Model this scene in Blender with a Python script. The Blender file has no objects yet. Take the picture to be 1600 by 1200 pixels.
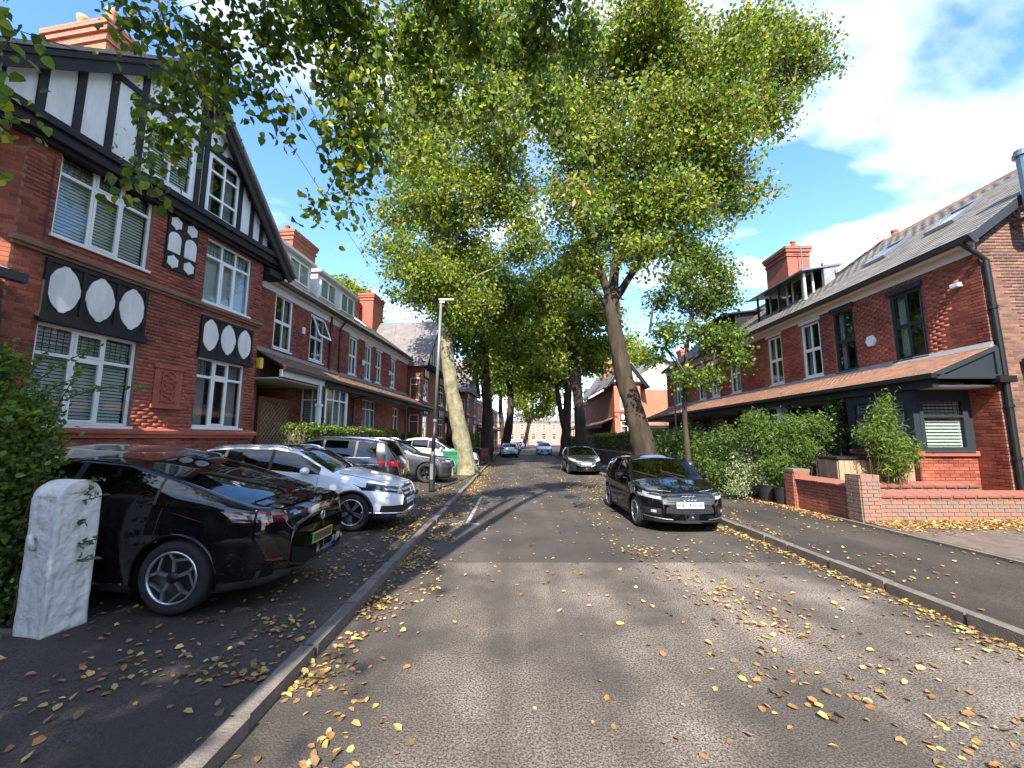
import bpy, bmesh, math, random
import numpy as np
from mathutils import Vector, Matrix, noise as mnoise
from mathutils.bvhtree import BVHTree
R = math.radians
random.seed(7); rng = np.random.default_rng(7)
sc = bpy.context.scene
COL = sc.collection

# ------------------------------------------------------------------ camera
F, CH = 655.0, 1.8
TH = math.atan(86 / F)
cam_d = bpy.data.cameras.new('camera'); cam = bpy.data.objects.new('camera', cam_d); COL.objects.link(cam)
cam_d.sensor_width = 36; cam_d.lens = F / 1600 * 36; cam_d.clip_end = 2000; cam_d.clip_start = .05
cam.location = (0, 0, CH); cam.rotation_euler = (R(90) + TH, 0, 0)
sc.camera = cam
def at(px, py, Y):
    """point at distance Y down the street that a sight line of the survey sheet meets"""
    c, s = math.cos(TH), math.sin(TH); a = (px - 800) / F; b = (600 - py) / F
    t = Y / (c - s * b); return Vector((a * t, Y, CH + (s + c * b) * t))

# ------------------------------------------------------------------ sky and sun
SUN_EL, SUN_AZ = 43.0, 6.0          # light comes from behind the camera, a little from the left
world = bpy.data.worlds.new('World'); sc.world = world; world.use_nodes = True
def build_world():
    nt = world.node_tree; nt.nodes.clear(); N = nt.nodes.new; L = nt.links.new
    out = N('ShaderNodeOutputWorld'); bg = N('ShaderNodeBackground'); bg.inputs[1].default_value = .15
    sky = N('ShaderNodeTexSky'); sky.sky_type = 'NISHITA'; sky.sun_disc = False
    sky.sun_elevation = R(SUN_EL); sky.sun_rotation = R(180 + SUN_AZ)
    sky.air_density = 1.0; sky.dust_density = .35; sky.ozone_density = 2.2
    tc = N('ShaderNodeTexCoord'); sep = N('ShaderNodeSeparateXYZ'); L(tc.outputs['Generated'], sep.inputs[0])
    mx = N('ShaderNodeMath'); mx.operation = 'MAXIMUM'; mx.inputs[1].default_value = .04; L(sep.outputs[2], mx.inputs[0])
    ad = N('ShaderNodeMath'); ad.inputs[1].default_value = .12; L(mx.outputs[0], ad.inputs[0])
    dv = []
    for i in (0, 1):
        d = N('ShaderNodeMath'); d.operation = 'DIVIDE'; L(sep.outputs[i], d.inputs[0]); L(ad.outputs[0], d.inputs[1]); dv.append(d)
    cb = N('ShaderNodeCombineXYZ'); L(dv[0].outputs[0], cb.inputs[0]); L(dv[1].outputs[0], cb.inputs[1])
    mp = N('ShaderNodeMapping'); mp.inputs['Location'].default_value = (29.87, 14.11, 0); mp.inputs['Scale'].default_value = (.8, .96, 1); L(cb.outputs[0], mp.inputs[0])
    n1 = N('ShaderNodeTexNoise'); n1.inputs['Scale'].default_value = 1.25; n1.inputs['Detail'].default_value = 9; n1.inputs['Roughness'].default_value = .52; n1.inputs['Distortion'].default_value = .25
    L(mp.outputs[0], n1.inputs['Vector'])
    rp = N('ShaderNodeValToRGB'); rp.color_ramp.elements[0].position = .5; rp.color_ramp.elements[1].position = .76
    L(n1.outputs[0], rp.inputs[0])
    n2 = N('ShaderNodeTexNoise'); n2.inputs['Scale'].default_value = 4; n2.inputs['Detail'].default_value = 6; L(mp.outputs[0], n2.inputs['Vector'])
    cr = N('ShaderNodeValToRGB'); cr.color_ramp.elements[0].color = (3.2, 3.2, 3.25, 1); cr.color_ramp.elements[1].color = (5.3, 5.2, 5.05, 1)
    cr.color_ramp.elements[0].position = .3; cr.color_ramp.elements[1].position = .62
    L(n2.outputs[0], cr.inputs[0])
    hs = N('ShaderNodeHueSaturation'); hs.inputs['Saturation'].default_value = 1.18; hs.inputs['Value'].default_value = .6; hs.inputs['Hue'].default_value = .505; L(sky.outputs[0], hs.inputs['Color'])
    mix = N('ShaderNodeMix'); mix.data_type = 'RGBA'; L(rp.outputs[0], mix.inputs[0]); L(hs.outputs[0], mix.inputs[6]); L(cr.outputs[0], mix.inputs[7])
    L(mix.outputs[2], bg.inputs[0]); L(bg.outputs[0], out.inputs[0])
build_world()
sd = bpy.data.lights.new('sun', 'SUN'); sd.energy = 2.3; sd.angle = R(.53); sd.color = (1, .93, .81)
sun = bpy.data.objects.new('sun', sd); COL.objects.link(sun)
sun.rotation_euler = (R(90 - SUN_EL), 0, R(-SUN_AZ))   # light runs towards +Y and slightly +X
sc.view_settings.view_transform = 'Standard'; sc.view_settings.look = 'None'; sc.view_settings.exposure = 2.46; sc.view_settings.gamma = 1
sc.view_settings.use_curve_mapping = False
sc.render.engine = 'CYCLES'
cy = sc.cycles; cy.max_bounces = 8; cy.diffuse_bounces = 3; cy.glossy_bounces = 4; cy.transmission_bounces = 6; cy.transparent_max_bounces = 12
cy.use_denoising = True; cy.sample_clamp_indirect = 8; cy.caustics_reflective = False; cy.caustics_refractive = False
try: cy.denoiser = 'OPENIMAGEDENOISE'
except Exception: pass

# ------------------------------------------------------------------ materials
def new_mat(name):
    m = bpy.data.materials.new(name); m.use_nodes = True
    return m, m.node_tree, m.node_tree.nodes['Principled BSDF']
def setp(b, **k):
    for n, v in k.items():
        n = n.replace('_', ' ')
        if n in b.inputs: b.inputs[n].default_value = v
def c4(c): return (c[0], c[1], c[2], 1)
def mat(name, col, rough=.6, metal=0, var=.0, scale=6, bump=0, bscale=40, coat=0, spec=.5, island=0, col2=None, stretch=None, world=False):
    """principled surface; var = blotchy value change, island = change from piece to piece, bump = fine relief"""
    m, nt, b = new_mat(name); N = nt.nodes.new; L = nt.links.new
    setp(b, Base_Color=c4(col), Roughness=rough, Metallic=metal, Coat_Weight=coat, Coat_Roughness=.03, Specular_IOR_Level=spec)
    tc = N('ShaderNodeTexCoord'); CO = tc.outputs['Object']
    if world: CO = N('ShaderNodeNewGeometry').outputs['Position']
    if stretch:
        mpn = N('ShaderNodeMapping'); mpn.inputs['Scale'].default_value = stretch; L(CO, mpn.inputs[0]); CO = mpn.outputs[0]
    if var or island or col2:
        rgb = N('ShaderNodeMix'); rgb.data_type = 'RGBA'; rgb.inputs[6].default_value = c4(col); rgb.inputs[7].default_value = c4(col2 or [x * .55 for x in col])
        fac = None
        if var:
            n = N('ShaderNodeTexNoise'); n.inputs['Scale'].default_value = scale; n.inputs['Detail'].default_value = 6; n.inputs['Roughness'].default_value = .65
            L(CO, n.inputs['Vector'])
            mr = N('ShaderNodeMapRange'); mr.inputs[1].default_value = .35; mr.inputs[2].default_value = .7; mr.inputs[4].default_value = var; L(n.outputs[0], mr.inputs[0]); fac = mr.outputs[0]
        if island:
            g = N('ShaderNodeNewGeometry'); oi = N('ShaderNodeObjectInfo')
            a = N('ShaderNodeMath'); L(g.outputs['Random Per Island'], a.inputs[0]); L(oi.outputs['Random'], a.inputs[1])
            fr = N('ShaderNodeMath'); fr.operation = 'FRACT'; L(a.outputs[0], fr.inputs[0])
            ml = N('ShaderNodeMath'); ml.operation = 'MULTIPLY'; ml.inputs[1].default_value = island; L(fr.outputs[0], ml.inputs[0])
            if fac:
                s = N('ShaderNodeMath'); s.use_clamp = True; L(fac, s.inputs[0]); L(ml.outputs[0], s.inputs[1]); fac = s.outputs[0]
            else: fac = ml.outputs[0]
        if fac: L(fac, rgb.inputs[0])
        L(rgb.outputs[2], b.inputs['Base Color'])
    if bump:
        n = N('ShaderNodeTexNoise'); n.inputs['Scale'].default_value = bscale; n.inputs['Detail'].default_value = 5; L(CO, n.inputs['Vector'])
        bp = N('ShaderNodeBump'); bp.inputs['Strength'].default_value = bump; bp.inputs['Distance'].default_value = .02; L(n.outputs[0], bp.inputs['Height']); L(bp.outputs[0], b.inputs['Normal'])
    return m
def mat_brickwall(name, c1, c2, mort):
    m, nt, b = new_mat(name); N = nt.nodes.new; L = nt.links.new
    tc = N('ShaderNodeTexCoord'); br = N('ShaderNodeTexBrick')
    geo = N('ShaderNodeNewGeometry'); sp = N('ShaderNodeSeparateXYZ'); L(tc.outputs['Object'], sp.inputs[0])
    ad = N('ShaderNodeMath'); L(sp.outputs[0], ad.inputs[0]); L(sp.outputs[1], ad.inputs[1])
    cb = N('ShaderNodeCombineXYZ'); L(ad.outputs[0], cb.inputs[0]); L(sp.outputs[2], cb.inputs[1]); L(cb.outputs[0], br.inputs['Vector'])
    br.inputs['Color1'].default_value = c4(c1); br.inputs['Color2'].default_value = c4(c2); br.inputs['Mortar'].default_value = c4(mort)
    br.inputs['Scale'].default_value = 1; br.inputs['Brick Width'].default_value = .225; br.inputs['Row Height'].default_value = .075; br.inputs['Mortar Size'].default_value = .008; br.inputs['Bias'].default_value = -.2
    n = N('ShaderNodeTexNoise'); n.inputs['Scale'].default_value = 1.5; n.inputs['Detail'].default_value = 5; L(tc.outputs['Object'], n.inputs['Vector'])
    mr = N('ShaderNodeMapRange'); mr.inputs[3].default_value = .72; mr.inputs[4].default_value = 1.2; L(n.outputs[0], mr.inputs[0])
    mx = N('ShaderNodeMix'); mx.data_type = 'RGBA'; mx.blend_type = 'MULTIPLY'; mx.inputs[0].default_value = 1; L(br.outputs['Color'], mx.inputs[6]); L(mr.outputs[0], mx.inputs[7])
    L(mx.outputs[2], b.inputs['Base Color']); setp(b, Roughness=.85)
    bp = N('ShaderNodeBump'); bp.inputs['Strength'].default_value = .5; bp.inputs['Distance'].default_value = .01; bp.invert = True; L(br.outputs['Fac'], bp.inputs['Height']); L(bp.outputs[0], b.inputs['Normal'])
    return m
def mat_glass(name, tint=(.8, .84, .83), rough=.02):
    m, nt, b = new_mat(name); N = nt.nodes.new; L = nt.links.new
    nt.nodes.remove(b); out = nt.nodes['Material Output']
    tr = N('ShaderNodeBsdfTransparent'); tr.inputs[0].default_value = c4(tint)
    gl = N('ShaderNodeBsdfGlossy'); gl.inputs['Roughness'].default_value = rough; gl.inputs['Color'].default_value = (.95, .97, 1, 1)
    fr = N('ShaderNodeFresnel'); gg = N('ShaderNodeNewGeometry'); io = N('ShaderNodeMapRange'); io.inputs[3].default_value = 1.58; io.inputs[4].default_value = 1 / 1.58
    L(gg.outputs['Backfacing'], io.inputs[0]); L(io.outputs[0], fr.inputs[0])
    n = N('ShaderNodeTexNoise'); n.inputs['Scale'].default_value = 1.6; tc = N('ShaderNodeTexCoord'); L(tc.outputs['Object'], n.inputs[0])
    bp = N('ShaderNodeBump'); bp.inputs['Strength'].default_value = .03; bp.inputs['Distance'].default_value = .05; L(n.outputs[0], bp.inputs['Height']); L(bp.outputs[0], gl.inputs['Normal'])
    mx = N('ShaderNodeMixShader'); L(fr.outputs[0], mx.inputs[0]); L(tr.outputs[0], mx.inputs[1]); L(gl.outputs[0], mx.inputs[2]); L(mx.outputs[0], out.inputs[0])
    return m
def mat_leaf(name, col, trans=.5, rough=.45, hue=.0):
    m, nt, b = new_mat(name); N = nt.nodes.new; L = nt.links.new
    out = nt.nodes['Material Output']
    g = N('ShaderNodeNewGeometry')
    hs = N('ShaderNodeHueSaturation'); hs.inputs['Color'].default_value = c4(col)
    mr = N('ShaderNodeMapRange'); mr.inputs[3].default_value = .6; mr.inputs[4].default_value = 1.45; L(g.outputs['Random Per Island'], mr.inputs[0]); L(mr.outputs[0], hs.inputs['Value'])
    L(hs.outputs[0], b.inputs['Base Color']); setp(b, Roughness=rough, Specular_IOR_Level=.35)
    tl = N('ShaderNodeBsdfTranslucent'); hs2 = N('ShaderNodeHueSaturation'); hs2.inputs['Value'].default_value = 1.35; hs2.inputs['Saturation'].default_value = 1.1; hs2.inputs['Hue'].default_value = .49
    L(hs.outputs[0], hs2.inputs['Color']); L(hs2.outputs[0], tl.inputs[0])
    mx = N('ShaderNodeMixShader'); mx.inputs[0].default_value = trans; L(b.outputs[0], mx.inputs[1]); L(tl.outputs[0], mx.inputs[2]); L(mx.outputs[0], out.inputs[0])
    return m
def mat_asphalt(name, dark, light, patch=False):
    m, nt, b = new_mat(name); N = nt.nodes.new; L = nt.links.new
    tc = N('ShaderNodeTexCoord'); P = tc.outputs['Object']
    def noise(s, d=4, r=.6):
        n = N('ShaderNodeTexNoise'); n.inputs['Scale'].default_value = s; n.inputs['Detail'].default_value = d; n.inputs['Roughness'].default_value = r; L(P, n.inputs['Vector']); return n
    def ramp(sock, a, b_):
        r = N('ShaderNodeMapRange'); r.inputs[1].default_value = a; r.inputs[2].default_value = b_; L(sock, r.inputs[0]); return r.outputs[0]
    v = N('ShaderNodeTexVoronoi'); v.inputs['Scale'].default_value = 85; L(P, v.inputs['Vector'])
    big = noise(.55, 6, .6); fine = noise(62, 4, .75)
    mx = N('ShaderNodeMix'); mx.data_type = 'RGBA'; mx.inputs[6].default_value = c4(dark); mx.inputs[7].default_value = c4(light)
    s = N('ShaderNodeMath'); s.operation = 'MULTIPLY'; L(ramp(fine.outputs[0], .42, .57), s.inputs[0])
    w = N('ShaderNodeMath'); w.operation = 'MULTIPLY_ADD'; w.inputs[1].default_value = .75; w.inputs[2].default_value = .25; L(ramp(big.outputs[0], .4, .6), w.inputs[0])
    mpt = N('ShaderNodeMapping'); mpt.inputs['Scale'].default_value = (1.1, .06, 1); L(P, mpt.inputs[0])
    tr = N('ShaderNodeTexNoise'); tr.inputs['Scale'].default_value = 1.3; tr.inputs['Detail'].default_value = 3; L(mpt.outputs[0], tr.inputs['Vector'])      # wheel tracks
    w2 = N('ShaderNodeMath'); w2.operation = 'MULTIPLY'; L(w.outputs[0], w2.inputs[0])
    w3 = N('ShaderNodeMath'); w3.operation = 'MULTIPLY_ADD'; w3.inputs[1].default_value = .8; w3.inputs[2].default_value = .4; L(ramp(tr.outputs[0], .36, .62), w3.inputs[0]); L(w3.outputs[0], w2.inputs[1])
    L(w2.outputs[0], s.inputs[1]); fac = s.outputs[0]
    if patch:   # older worn surfacing near, newer black mat beyond a cross joint
        sp = N('ShaderNodeSeparateXYZ'); L(P, sp.inputs[0])
        k = N('ShaderNodeMath'); k.operation = 'LESS_THAN'; k.inputs[1].default_value = 6.45; L(sp.outputs[1], k.inputs[0])
        xx = ramp(sp.outputs[0], -1.5, .3)  # left side darkened in the colour, partly standing in for tree shade
        k2 = N('ShaderNodeMath'); k2.operation = 'MULTIPLY'; L(k.outputs[0], k2.inputs[0]); L(xx, k2.inputs[1])
        k3 = N('ShaderNodeMath'); k3.operation = 'MULTIPLY_ADD'; k3.inputs[1].default_value = .75; k3.inputs[2].default_value = .25; L(k2.outputs[0], k3.inputs[0])
        q = N('ShaderNodeMath'); q.operation = 'MULTIPLY'; L(fac, q.inputs[0]); L(k3.outputs[0], q.inputs[1]); fac = q.outputs[0]
    L(fac, mx.inputs[0])
    L(mx.outputs[2], b.inputs['Base Color']); setp(b, Roughness=.82, Specular_IOR_Level=.35)
    bp = N('ShaderNodeBump'); bp.inputs['Strength'].default_value = .7; bp.inputs['Distance'].default_value = .006; L(v.outputs['Distance'], bp.inputs['Height']); L(bp.outputs[0], b.inputs['Normal'])
    return m
M = {}
M['road'] = mat_asphalt('road_asphalt', (.04, .034, .03), (.34, .28, .23), True)
M['pave'] = mat_asphalt('pavement_asphalt', (.032, .026, .022), (.1, .081, .066))
M['soil'] = mat('soil', (.05, .036, .026), .95, var=1, scale=3, bump=.6)
M['kerb'] = mat('kerb_stone', (.2, .17, .14), .85, var=.9, scale=5, bump=.5, bscale=60, island=.35, world=True)
M['paint_line'] = mat('worn_road_paint', (.45, .44, .41), .7, var=1, scale=9, col2=(.1, .095, .09))
M['paver'] = mat('brick_paver', (.17, .125, .105), .85, island=.7, var=.3)
M['brick_red'] = mat('red_pressed_brick', (.44, .13, .075), .8, island=.55, var=.8, scale=.8, bump=.12, bscale=70, col2=(.16, .04, .028), spec=.3, world=True)
M['mortar_red'] = mat('red_mortar', (.24, .11, .085), .9, var=.5, scale=4, bump=.3, col2=(.34, .25, .2))
M['brick_common'] = mat('brown_common_brick', (.27, .135, .09), .85, island=.8, var=.6, scale=2, bump=.5, bscale=50, col2=(.11, .055, .045), world=True)
M['mortar_grey'] = mat('grey_mortar', (.25, .2, .165), .95, var=.7, scale=5, bump=.4)
M['mortar_pale'] = mat('pale_lime_mortar', (.46, .41, .35), .95, var=.7, scale=5, bump=.4)
M['brick_old'] = mat('old_garden_brick', (.36, .135, .085), .88, island=.75, var=.75, scale=6, bump=.6, bscale=45, col2=(.2, .15, .12), world=True)
M['brick_new'] = mat('orange_red_brick', (.36, .115, .07), .8, island=.5, var=.4, scale=5, bump=.4, col2=(.25, .08, .055), world=True)
M['coping'] = mat('red_coping_tile', (.34, .115, .08), .7, island=.6, var=.5, scale=5, bump=.3, col2=(.22, .09, .07), world=True)
M['wall_far'] = mat_brickwall('far_red_brick', (.33, .08, .045), (.24, .055, .035), (.32, .18, .13))
M['wall_orange'] = mat_brickwall('far_orange_brick', (.44, .135, .07), (.34, .095, .055), (.42, .25, .18))
M['wall_pale'] = mat_brickwall('far_pale_brick', (.42, .2, .14), (.36, .16, .11), (.45, .32, .26))
M['slate'] = mat('grey_slate', (.23, .205, .175), .75, island=.55, var=.6, scale=1.5, bump=.4, bscale=30, col2=(.12, .11, .095), world=True)
M['slate_far'] = mat('far_slate', (.19, .165, .16), .8, var=.8, scale=2, bump=.4, col2=(.11, .1, .1))
M['tile'] = mat('red_clay_tile', (.37, .175, .105), .85, island=.6, var=.8, scale=2, bump=.4, bscale=40, col2=(.2, .105, .07), world=True)
M['tile_brown'] = mat('brown_clay_tile', (.3, .15, .09), .85, island=.6, var=.9, scale=2, bump=.5, col2=(.14, .085, .055), world=True)
M['terracotta'] = mat('terracotta', (.36, .1, .06), .75, var=.7, scale=5, bump=.3)
M['pot'] = mat('chimney_pot_clay', (.55, .3, .17), .8, var=.8, scale=6)
M['white'] = mat('white_gloss_paint', (.8, .8, .78), .35, var=.15, scale=2)
M['offwhite'] = mat('aged_white_paint', (.7, .68, .63), .6, var=.35, scale=3, col2=(.5, .47, .42))
M['render'] = mat('white_render', (.78, .77, .74), .85, var=.55, scale=3, bump=.25, bscale=50, col2=(.52, .5, .45), stretch=(2.2, 2.2, .45))
M['blackpaint'] = mat('black_timber_paint', (.014, .014, .015), .6, var=.5, scale=4, bump=.15, bscale=30, col2=(.03, .029, .028), spec=.25)
M['anthracite'] = mat('anthracite_paint', (.026, .034, .041), .5, var=.4, scale=3, spec=.3)
M['gutter'] = mat('black_gutter', (.014, .014, .015), .4)
M['lead'] = mat('lead_flashing', (.25, .25, .26), .6, var=.6, scale=4)
M['glass'] = mat_glass('window_glass')
M['carglass'] = mat_glass('car_glass', (.2, .23, .22), .01)
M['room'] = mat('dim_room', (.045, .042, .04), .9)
M['blind'] = mat('white_blind', (.72, .72, .7), .6)
M['curtain'] = mat('pale_curtain', (.5, .48, .45), .9, var=.5, scale=8)
M['wood'] = mat('weathered_timber', (.42, .3, .19), .75, island=.6, var=.6, scale=5, bump=.3, col2=(.25, .17, .105))
M['brownwood'] = mat('brown_fence_timber', (.17, .075, .035), .8, var=.7, scale=3, bump=.3)
M['stone_white'] = mat('whitewashed_stone', (.7, .69, .66), .85, var=.3, scale=12, bump=1.0, bscale=16, col2=(.4, .38, .32))
M['post_grey'] = mat('galvanised_grey', (.2, .21, .21), .5, .3, var=.6, scale=6)
M['post_black'] = mat('black_metal', (.02, .02, .021), .45, var=.4, scale=8)
M['bark'] = mat('lime_bark', (.075, .056, .04), .92, var=1, scale=2.2, bump=1.0, bscale=9, col2=(.022, .017, .013), spec=.2, stretch=(1.6, 1.6, .35))
M['bark_pale'] = mat('pale_flaking_bark', (.27, .235, .155), .9, var=1, scale=4.5, bump=1.0, bscale=10, col2=(.085, .085, .035), stretch=(1, 1, .7))
M['twig'] = mat('twig', (.07, .05, .035), .9)
M['lf_green'] = mat_leaf('leaf_green', (.13, .2, .03))
M['lf_dark'] = mat_leaf('leaf_dark_green', (.075, .12, .025), .45)
M['lf_yel'] = mat_leaf('leaf_yellow_green', (.31, .33, .045))
M['lf_brown'] = mat_leaf('leaf_brown_bract', (.2, .12, .035), .35)
M['lf_hedge'] = mat_leaf('leaf_hedge', (.08, .14, .026), .4)
M['lf_lime'] = mat_leaf('leaf_bright_hedge', (.16, .22, .03), .4)
M['lf_bamboo'] = mat_leaf('leaf_bamboo', (.11, .17, .04), .45)
M['lf_var'] = mat_leaf('leaf_variegated', (.3, .34, .2), .3)
M['fall_y'] = mat_leaf('fallen_leaf_yellow', (.5, .37, .13), .2, .6)
M['fall_o'] = mat_leaf('fallen_leaf_orange', (.36, .19, .07), .2, .6)
M['fall_b'] = mat_leaf('fallen_leaf_brown', (.2, .12, .06), .15, .7)
M['rubber'] = mat('tyre_rubber', (.018, .018, .018), .85, var=.5, scale=8)
M['plastic'] = mat('black_trim_plastic', (.017, .017, .018), .5)
M['chrome'] = mat('chrome', (.75, .76, .78), .12, 1)
M['alloy'] = mat('silver_alloy', (.55, .56, .58), .28, .9)
M['alloy_dark'] = mat('dark_alloy', (.03, .03, .032), .35, .7)
M['lampglass'] = mat('clear_lamp', (.62, .66, .7), .08, .5, coat=1)
M['lampdark'] = mat('smoked_lamp', (.03, .033, .036), .08, .2, coat=1)
M['red_lamp'] = mat('red_lamp', (.35, .008, .01), .12, coat=1)
M['red_dark'] = mat('dark_red_lamp', (.09, .004, .006), .12, coat=1)
M['cloth'] = mat('dark_seat_cloth', (.03, .03, .032), .9)
def paint(name, col, metal=.0, rough=.3): return mat(name, col, rough, metal, coat=1, spec=.5)
M['p_black'] = mat('black_car_paint', (.004, .004, .005), .035, coat=0, spec=.5)
M['p_silver'] = paint('silver_car_paint', (.78, .79, .81), .12, .32)
M['p_grey'] = paint('dark_grey_car_paint', (.022, .025, .03), .2, .25)
M['p_mid'] = paint('grey_car_paint', (.07, .072, .078), .5, .3)
M['p_white'] = paint('white_car_paint', (.78, .79, .8))
M['p_gunmetal'] = mat('black_green_car_paint', (.014, .018, .018), .06, spec=.55)
M['p_blue'] = paint('pale_blue_car_paint', (.25, .32, .42), .5, .35)
M['plate_w'] = mat('white_plate', (.75, .77, .78), .4)
M['plate_c'] = mat('pale_cyan_plate', (.4, .68, .75), .4)
M['plate_y'] = mat('yellow_plate', (.62, .45, .03), .4)
M['plate_k'] = mat('smudged_plate', (.03, .035, .04), .5, var=1, scale=20, col2=(.1, .11, .12))
M['plate_g'] = mat('green_plate_band', (.03, .4, .1), .4)
M['ink'] = mat('plate_ink', (.05, .12, .15), .5)
M['bin_green'] = mat('green_bin_plastic', (.02, .22, .1), .45, var=.3)
M['bin_red'] = mat('dark_red_bin_plastic', (.16, .025, .022), .5, var=.4)
M['bin_blue'] = mat('blue_bin_plastic', (.02, .22, .6), .4, var=.2)
M['bin_black'] = mat('black_bin_plastic', (.022, .023, .026), .45, var=.3)
M['steel'] = mat('dull_steel', (.35, .36, .37), .35, .9, var=.4)
M['wire'] = mat('black_cable', (.02, .02, .02), .7)

# ------------------------------------------------------------------ mesh helpers
class MB:
    def __init__(s): s.v = []; s.f = []; s.mi = []; s.cur = 0
    def add(s, vs, fs):
        o = len(s.v); s.v += [tuple(p) for p in vs]; s.f += [tuple(i + o for i in f) for f in fs]; s.mi += [s.cur] * len(fs); return s
    def box(s, x0, x1, y0, y1, z0, z1, mtx=None):
        vs = [Vector((x, y, z)) for z in (z0, z1) for y in (y0, y1) for x in (x0, x1)]
        if mtx: vs = [mtx @ p for p in vs]
        return s.add(vs, [(0, 2, 3, 1), (4, 5, 7, 6), (0, 1, 5, 4), (2, 6, 7, 3), (0, 4, 6, 2), (1, 3, 7, 5)])
    def bar(s, a, b, w, h, up=(0, 0, 1)):
        a = Vector(a); b = Vector(b); d = b - a; l = d.length; d.normalize(); up = Vector(up)
        r = d.cross(up)
        if r.length < 1e-4: r = d.cross(Vector((1, 0, 0)))
        r.normalize(); u = r.cross(d)
        m = Matrix(((d.x, r.x, u.x, a.x), (d.y, r.y, u.y, a.y), (d.z, r.z, u.z, a.z), (0, 0, 0, 1)))
        return s.box(0, l, -w / 2, w / 2, -h / 2, h / 2, m)
    def prism(s, poly, a, b, axis='y'):
        n = len(poly)
        def P(p, t): return (p[0], t, p[1]) if axis == 'y' else ((t, p[0], p[1]) if axis == 'x' else (p[0], p[1], t))
        vs = [P(p, a) for p in poly] + [P(p, b) for p in poly]
        return s.add(vs, [tuple(range(n)), tuple(range(2 * n - 1, n - 1, -1))] + [(i, i + n, (i + 1) % n + n, (i + 1) % n) for i in range(n)])
    def tube(s, pts, rad, n=8, cap=True):
        pts = [Vector(p) for p in pts]; rs = rad if isinstance(rad, (list, tuple)) else [rad] * len(pts)
        vs = []; fs = []; ref = None
        for i, p in enumerate(pts):
            d = (pts[min(i + 1, len(pts) - 1)] - pts[max(i - 1, 0)]).normalized()
            if ref is None: ref = d.orthogonal().normalized()
            ref = (ref - d * ref.dot(d))
            if ref.length < 1e-5: ref = d.orthogonal()
            ref.normalize(); q = d.cross(ref)
            for k in range(n):
                a = 2 * math.pi * k / n; vs.append(p + (ref * math.cos(a) + q * math.sin(a)) * rs[i])
        for i in range(len(pts) - 1):
            for k in range(n): fs.append((i * n + k, i * n + (k + 1) % n, (i + 1) * n + (k + 1) % n, (i + 1) * n + k))
        if cap: fs += [tuple(range(n - 1, -1, -1)), tuple((len(pts) - 1) * n + k for k in range(n))]
        return s.add(vs, fs)
    def lathe(s, prof, n=24, mtx=None, closed=False):
        """prof = (radius, height) pairs turned about z"""
        vs = []; fs = []; m = len(prof)
        for k in range(n):
            a = 2 * math.pi * k / n
            for r, h in prof: vs.append(Vector((r * math.cos(a), r * math.sin(a), h)))
        for k in range(n):
            k2 = (k + 1) % n
            for i in range(m - 1 + (1 if closed else 0)):
                j = (i + 1) % m
                fs.append((k * m + i, k2 * m + i, k2 * m + j, k * m + j))
        if mtx: vs = [mtx @ p for p in vs]
        return s.add(vs, fs)
    def mesh(s, name, mats, smooth=False):
        me = bpy.data.meshes.new(name); me.from_pydata([tuple(p) for p in s.v], [], s.f)
        for m in (mats if isinstance(mats, (list, tuple)) else [mats]): me.materials.append(M[m] if isinstance(m, str) else m)
        if max(s.mi, default=0): me.polygons.foreach_set('material_index', s.mi)
        if smooth: me.polygons.foreach_set('use_smooth', [True] * len(s.f))
        me.update(); return me
    def build(s, name, mats, parent=None, smooth=False, bevel=0, fix=True):
        me = s.mesh(name, mats, smooth)
        if fix:
            bm = bmesh.new(); bm.from_mesh(me); bmesh.ops.recalc_face_normals(bm, faces=bm.faces)
            if bevel: bmesh.ops.bevel(bm, geom=[e for e in bm.edges if len(e.link_faces) == 2 and e.calc_face_angle(0) > .5], offset=bevel, segments=2, affect='EDGES', profile=.6)
            bm.to_mesh(me); bm.free()
        return link(name, me, parent)
def link(name, me, parent=None):
    o = bpy.data.objects.new(name, me); COL.objects.link(o)
    if parent is not None: o.parent = parent
    return o
def tag(o, label=None, cat=None, group=None, kind=None):
    for k, v in (('label', label), ('category', cat), ('group', group), ('kind', kind)):
        if v: o[k] = v
    return o
def thing(name, label, cat, loc=(0, 0, 0), rz=0, group=None):
    o = bpy.data.objects.new(name, None); COL.objects.link(o); o.location = loc; o.rotation_euler = (0, 0, rz); o.empty_display_size = .2
    return tag(o, label, cat, group)
def copy_tree(o, parent=None):
    c = o.copy(); COL.objects.link(c)
    if parent is not None: c.parent = parent
    for ch in list(o.children): copy_tree(ch, c)
    return c
def fast_mesh(name, V, Fq, mats, mi=None, smooth=False):
    """numpy arrays of verts (n,3) and faces (m,k) straight into a mesh"""
    me = bpy.data.meshes.new(name); k = Fq.shape[1]
    me.vertices.add(len(V)); me.vertices.foreach_set('co', np.asarray(V, np.float32).ravel())
    me.loops.add(Fq.size); me.loops.foreach_set('vertex_index', Fq.astype(np.int32).ravel())
    me.polygons.add(len(Fq)); me.polygons.foreach_set('loop_start', np.arange(0, Fq.size, k, dtype=np.int32))
    try: me.polygons.foreach_set('loop_total', np.full(len(Fq), k, dtype=np.int32))
    except Exception: pass
    for m in mats: me.materials.append(M[m])
    if mi is not None: me.polygons.foreach_set('material_index', mi.astype(np.int32))
    if smooth: me.polygons.foreach_set('use_smooth', np.ones(len(Fq), bool))
    me.update(calc_edges=True); return me
def gz(x, y):
    """height of the ground: road at 0, pavements a kerb higher, forecourts rising gently to the houses"""
    x = x - cx(y)
    if x < -1.62: return .09 + .045 * max(0, min(-2.5 - x, 5.5))
    if x > 4.42: return .10 + .012 * max(0, min(x - 5.0, 6))
    return 0.0
def cx(y): return 0 if y < 55 else .0016 * (y - 55) ** 2
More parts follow.
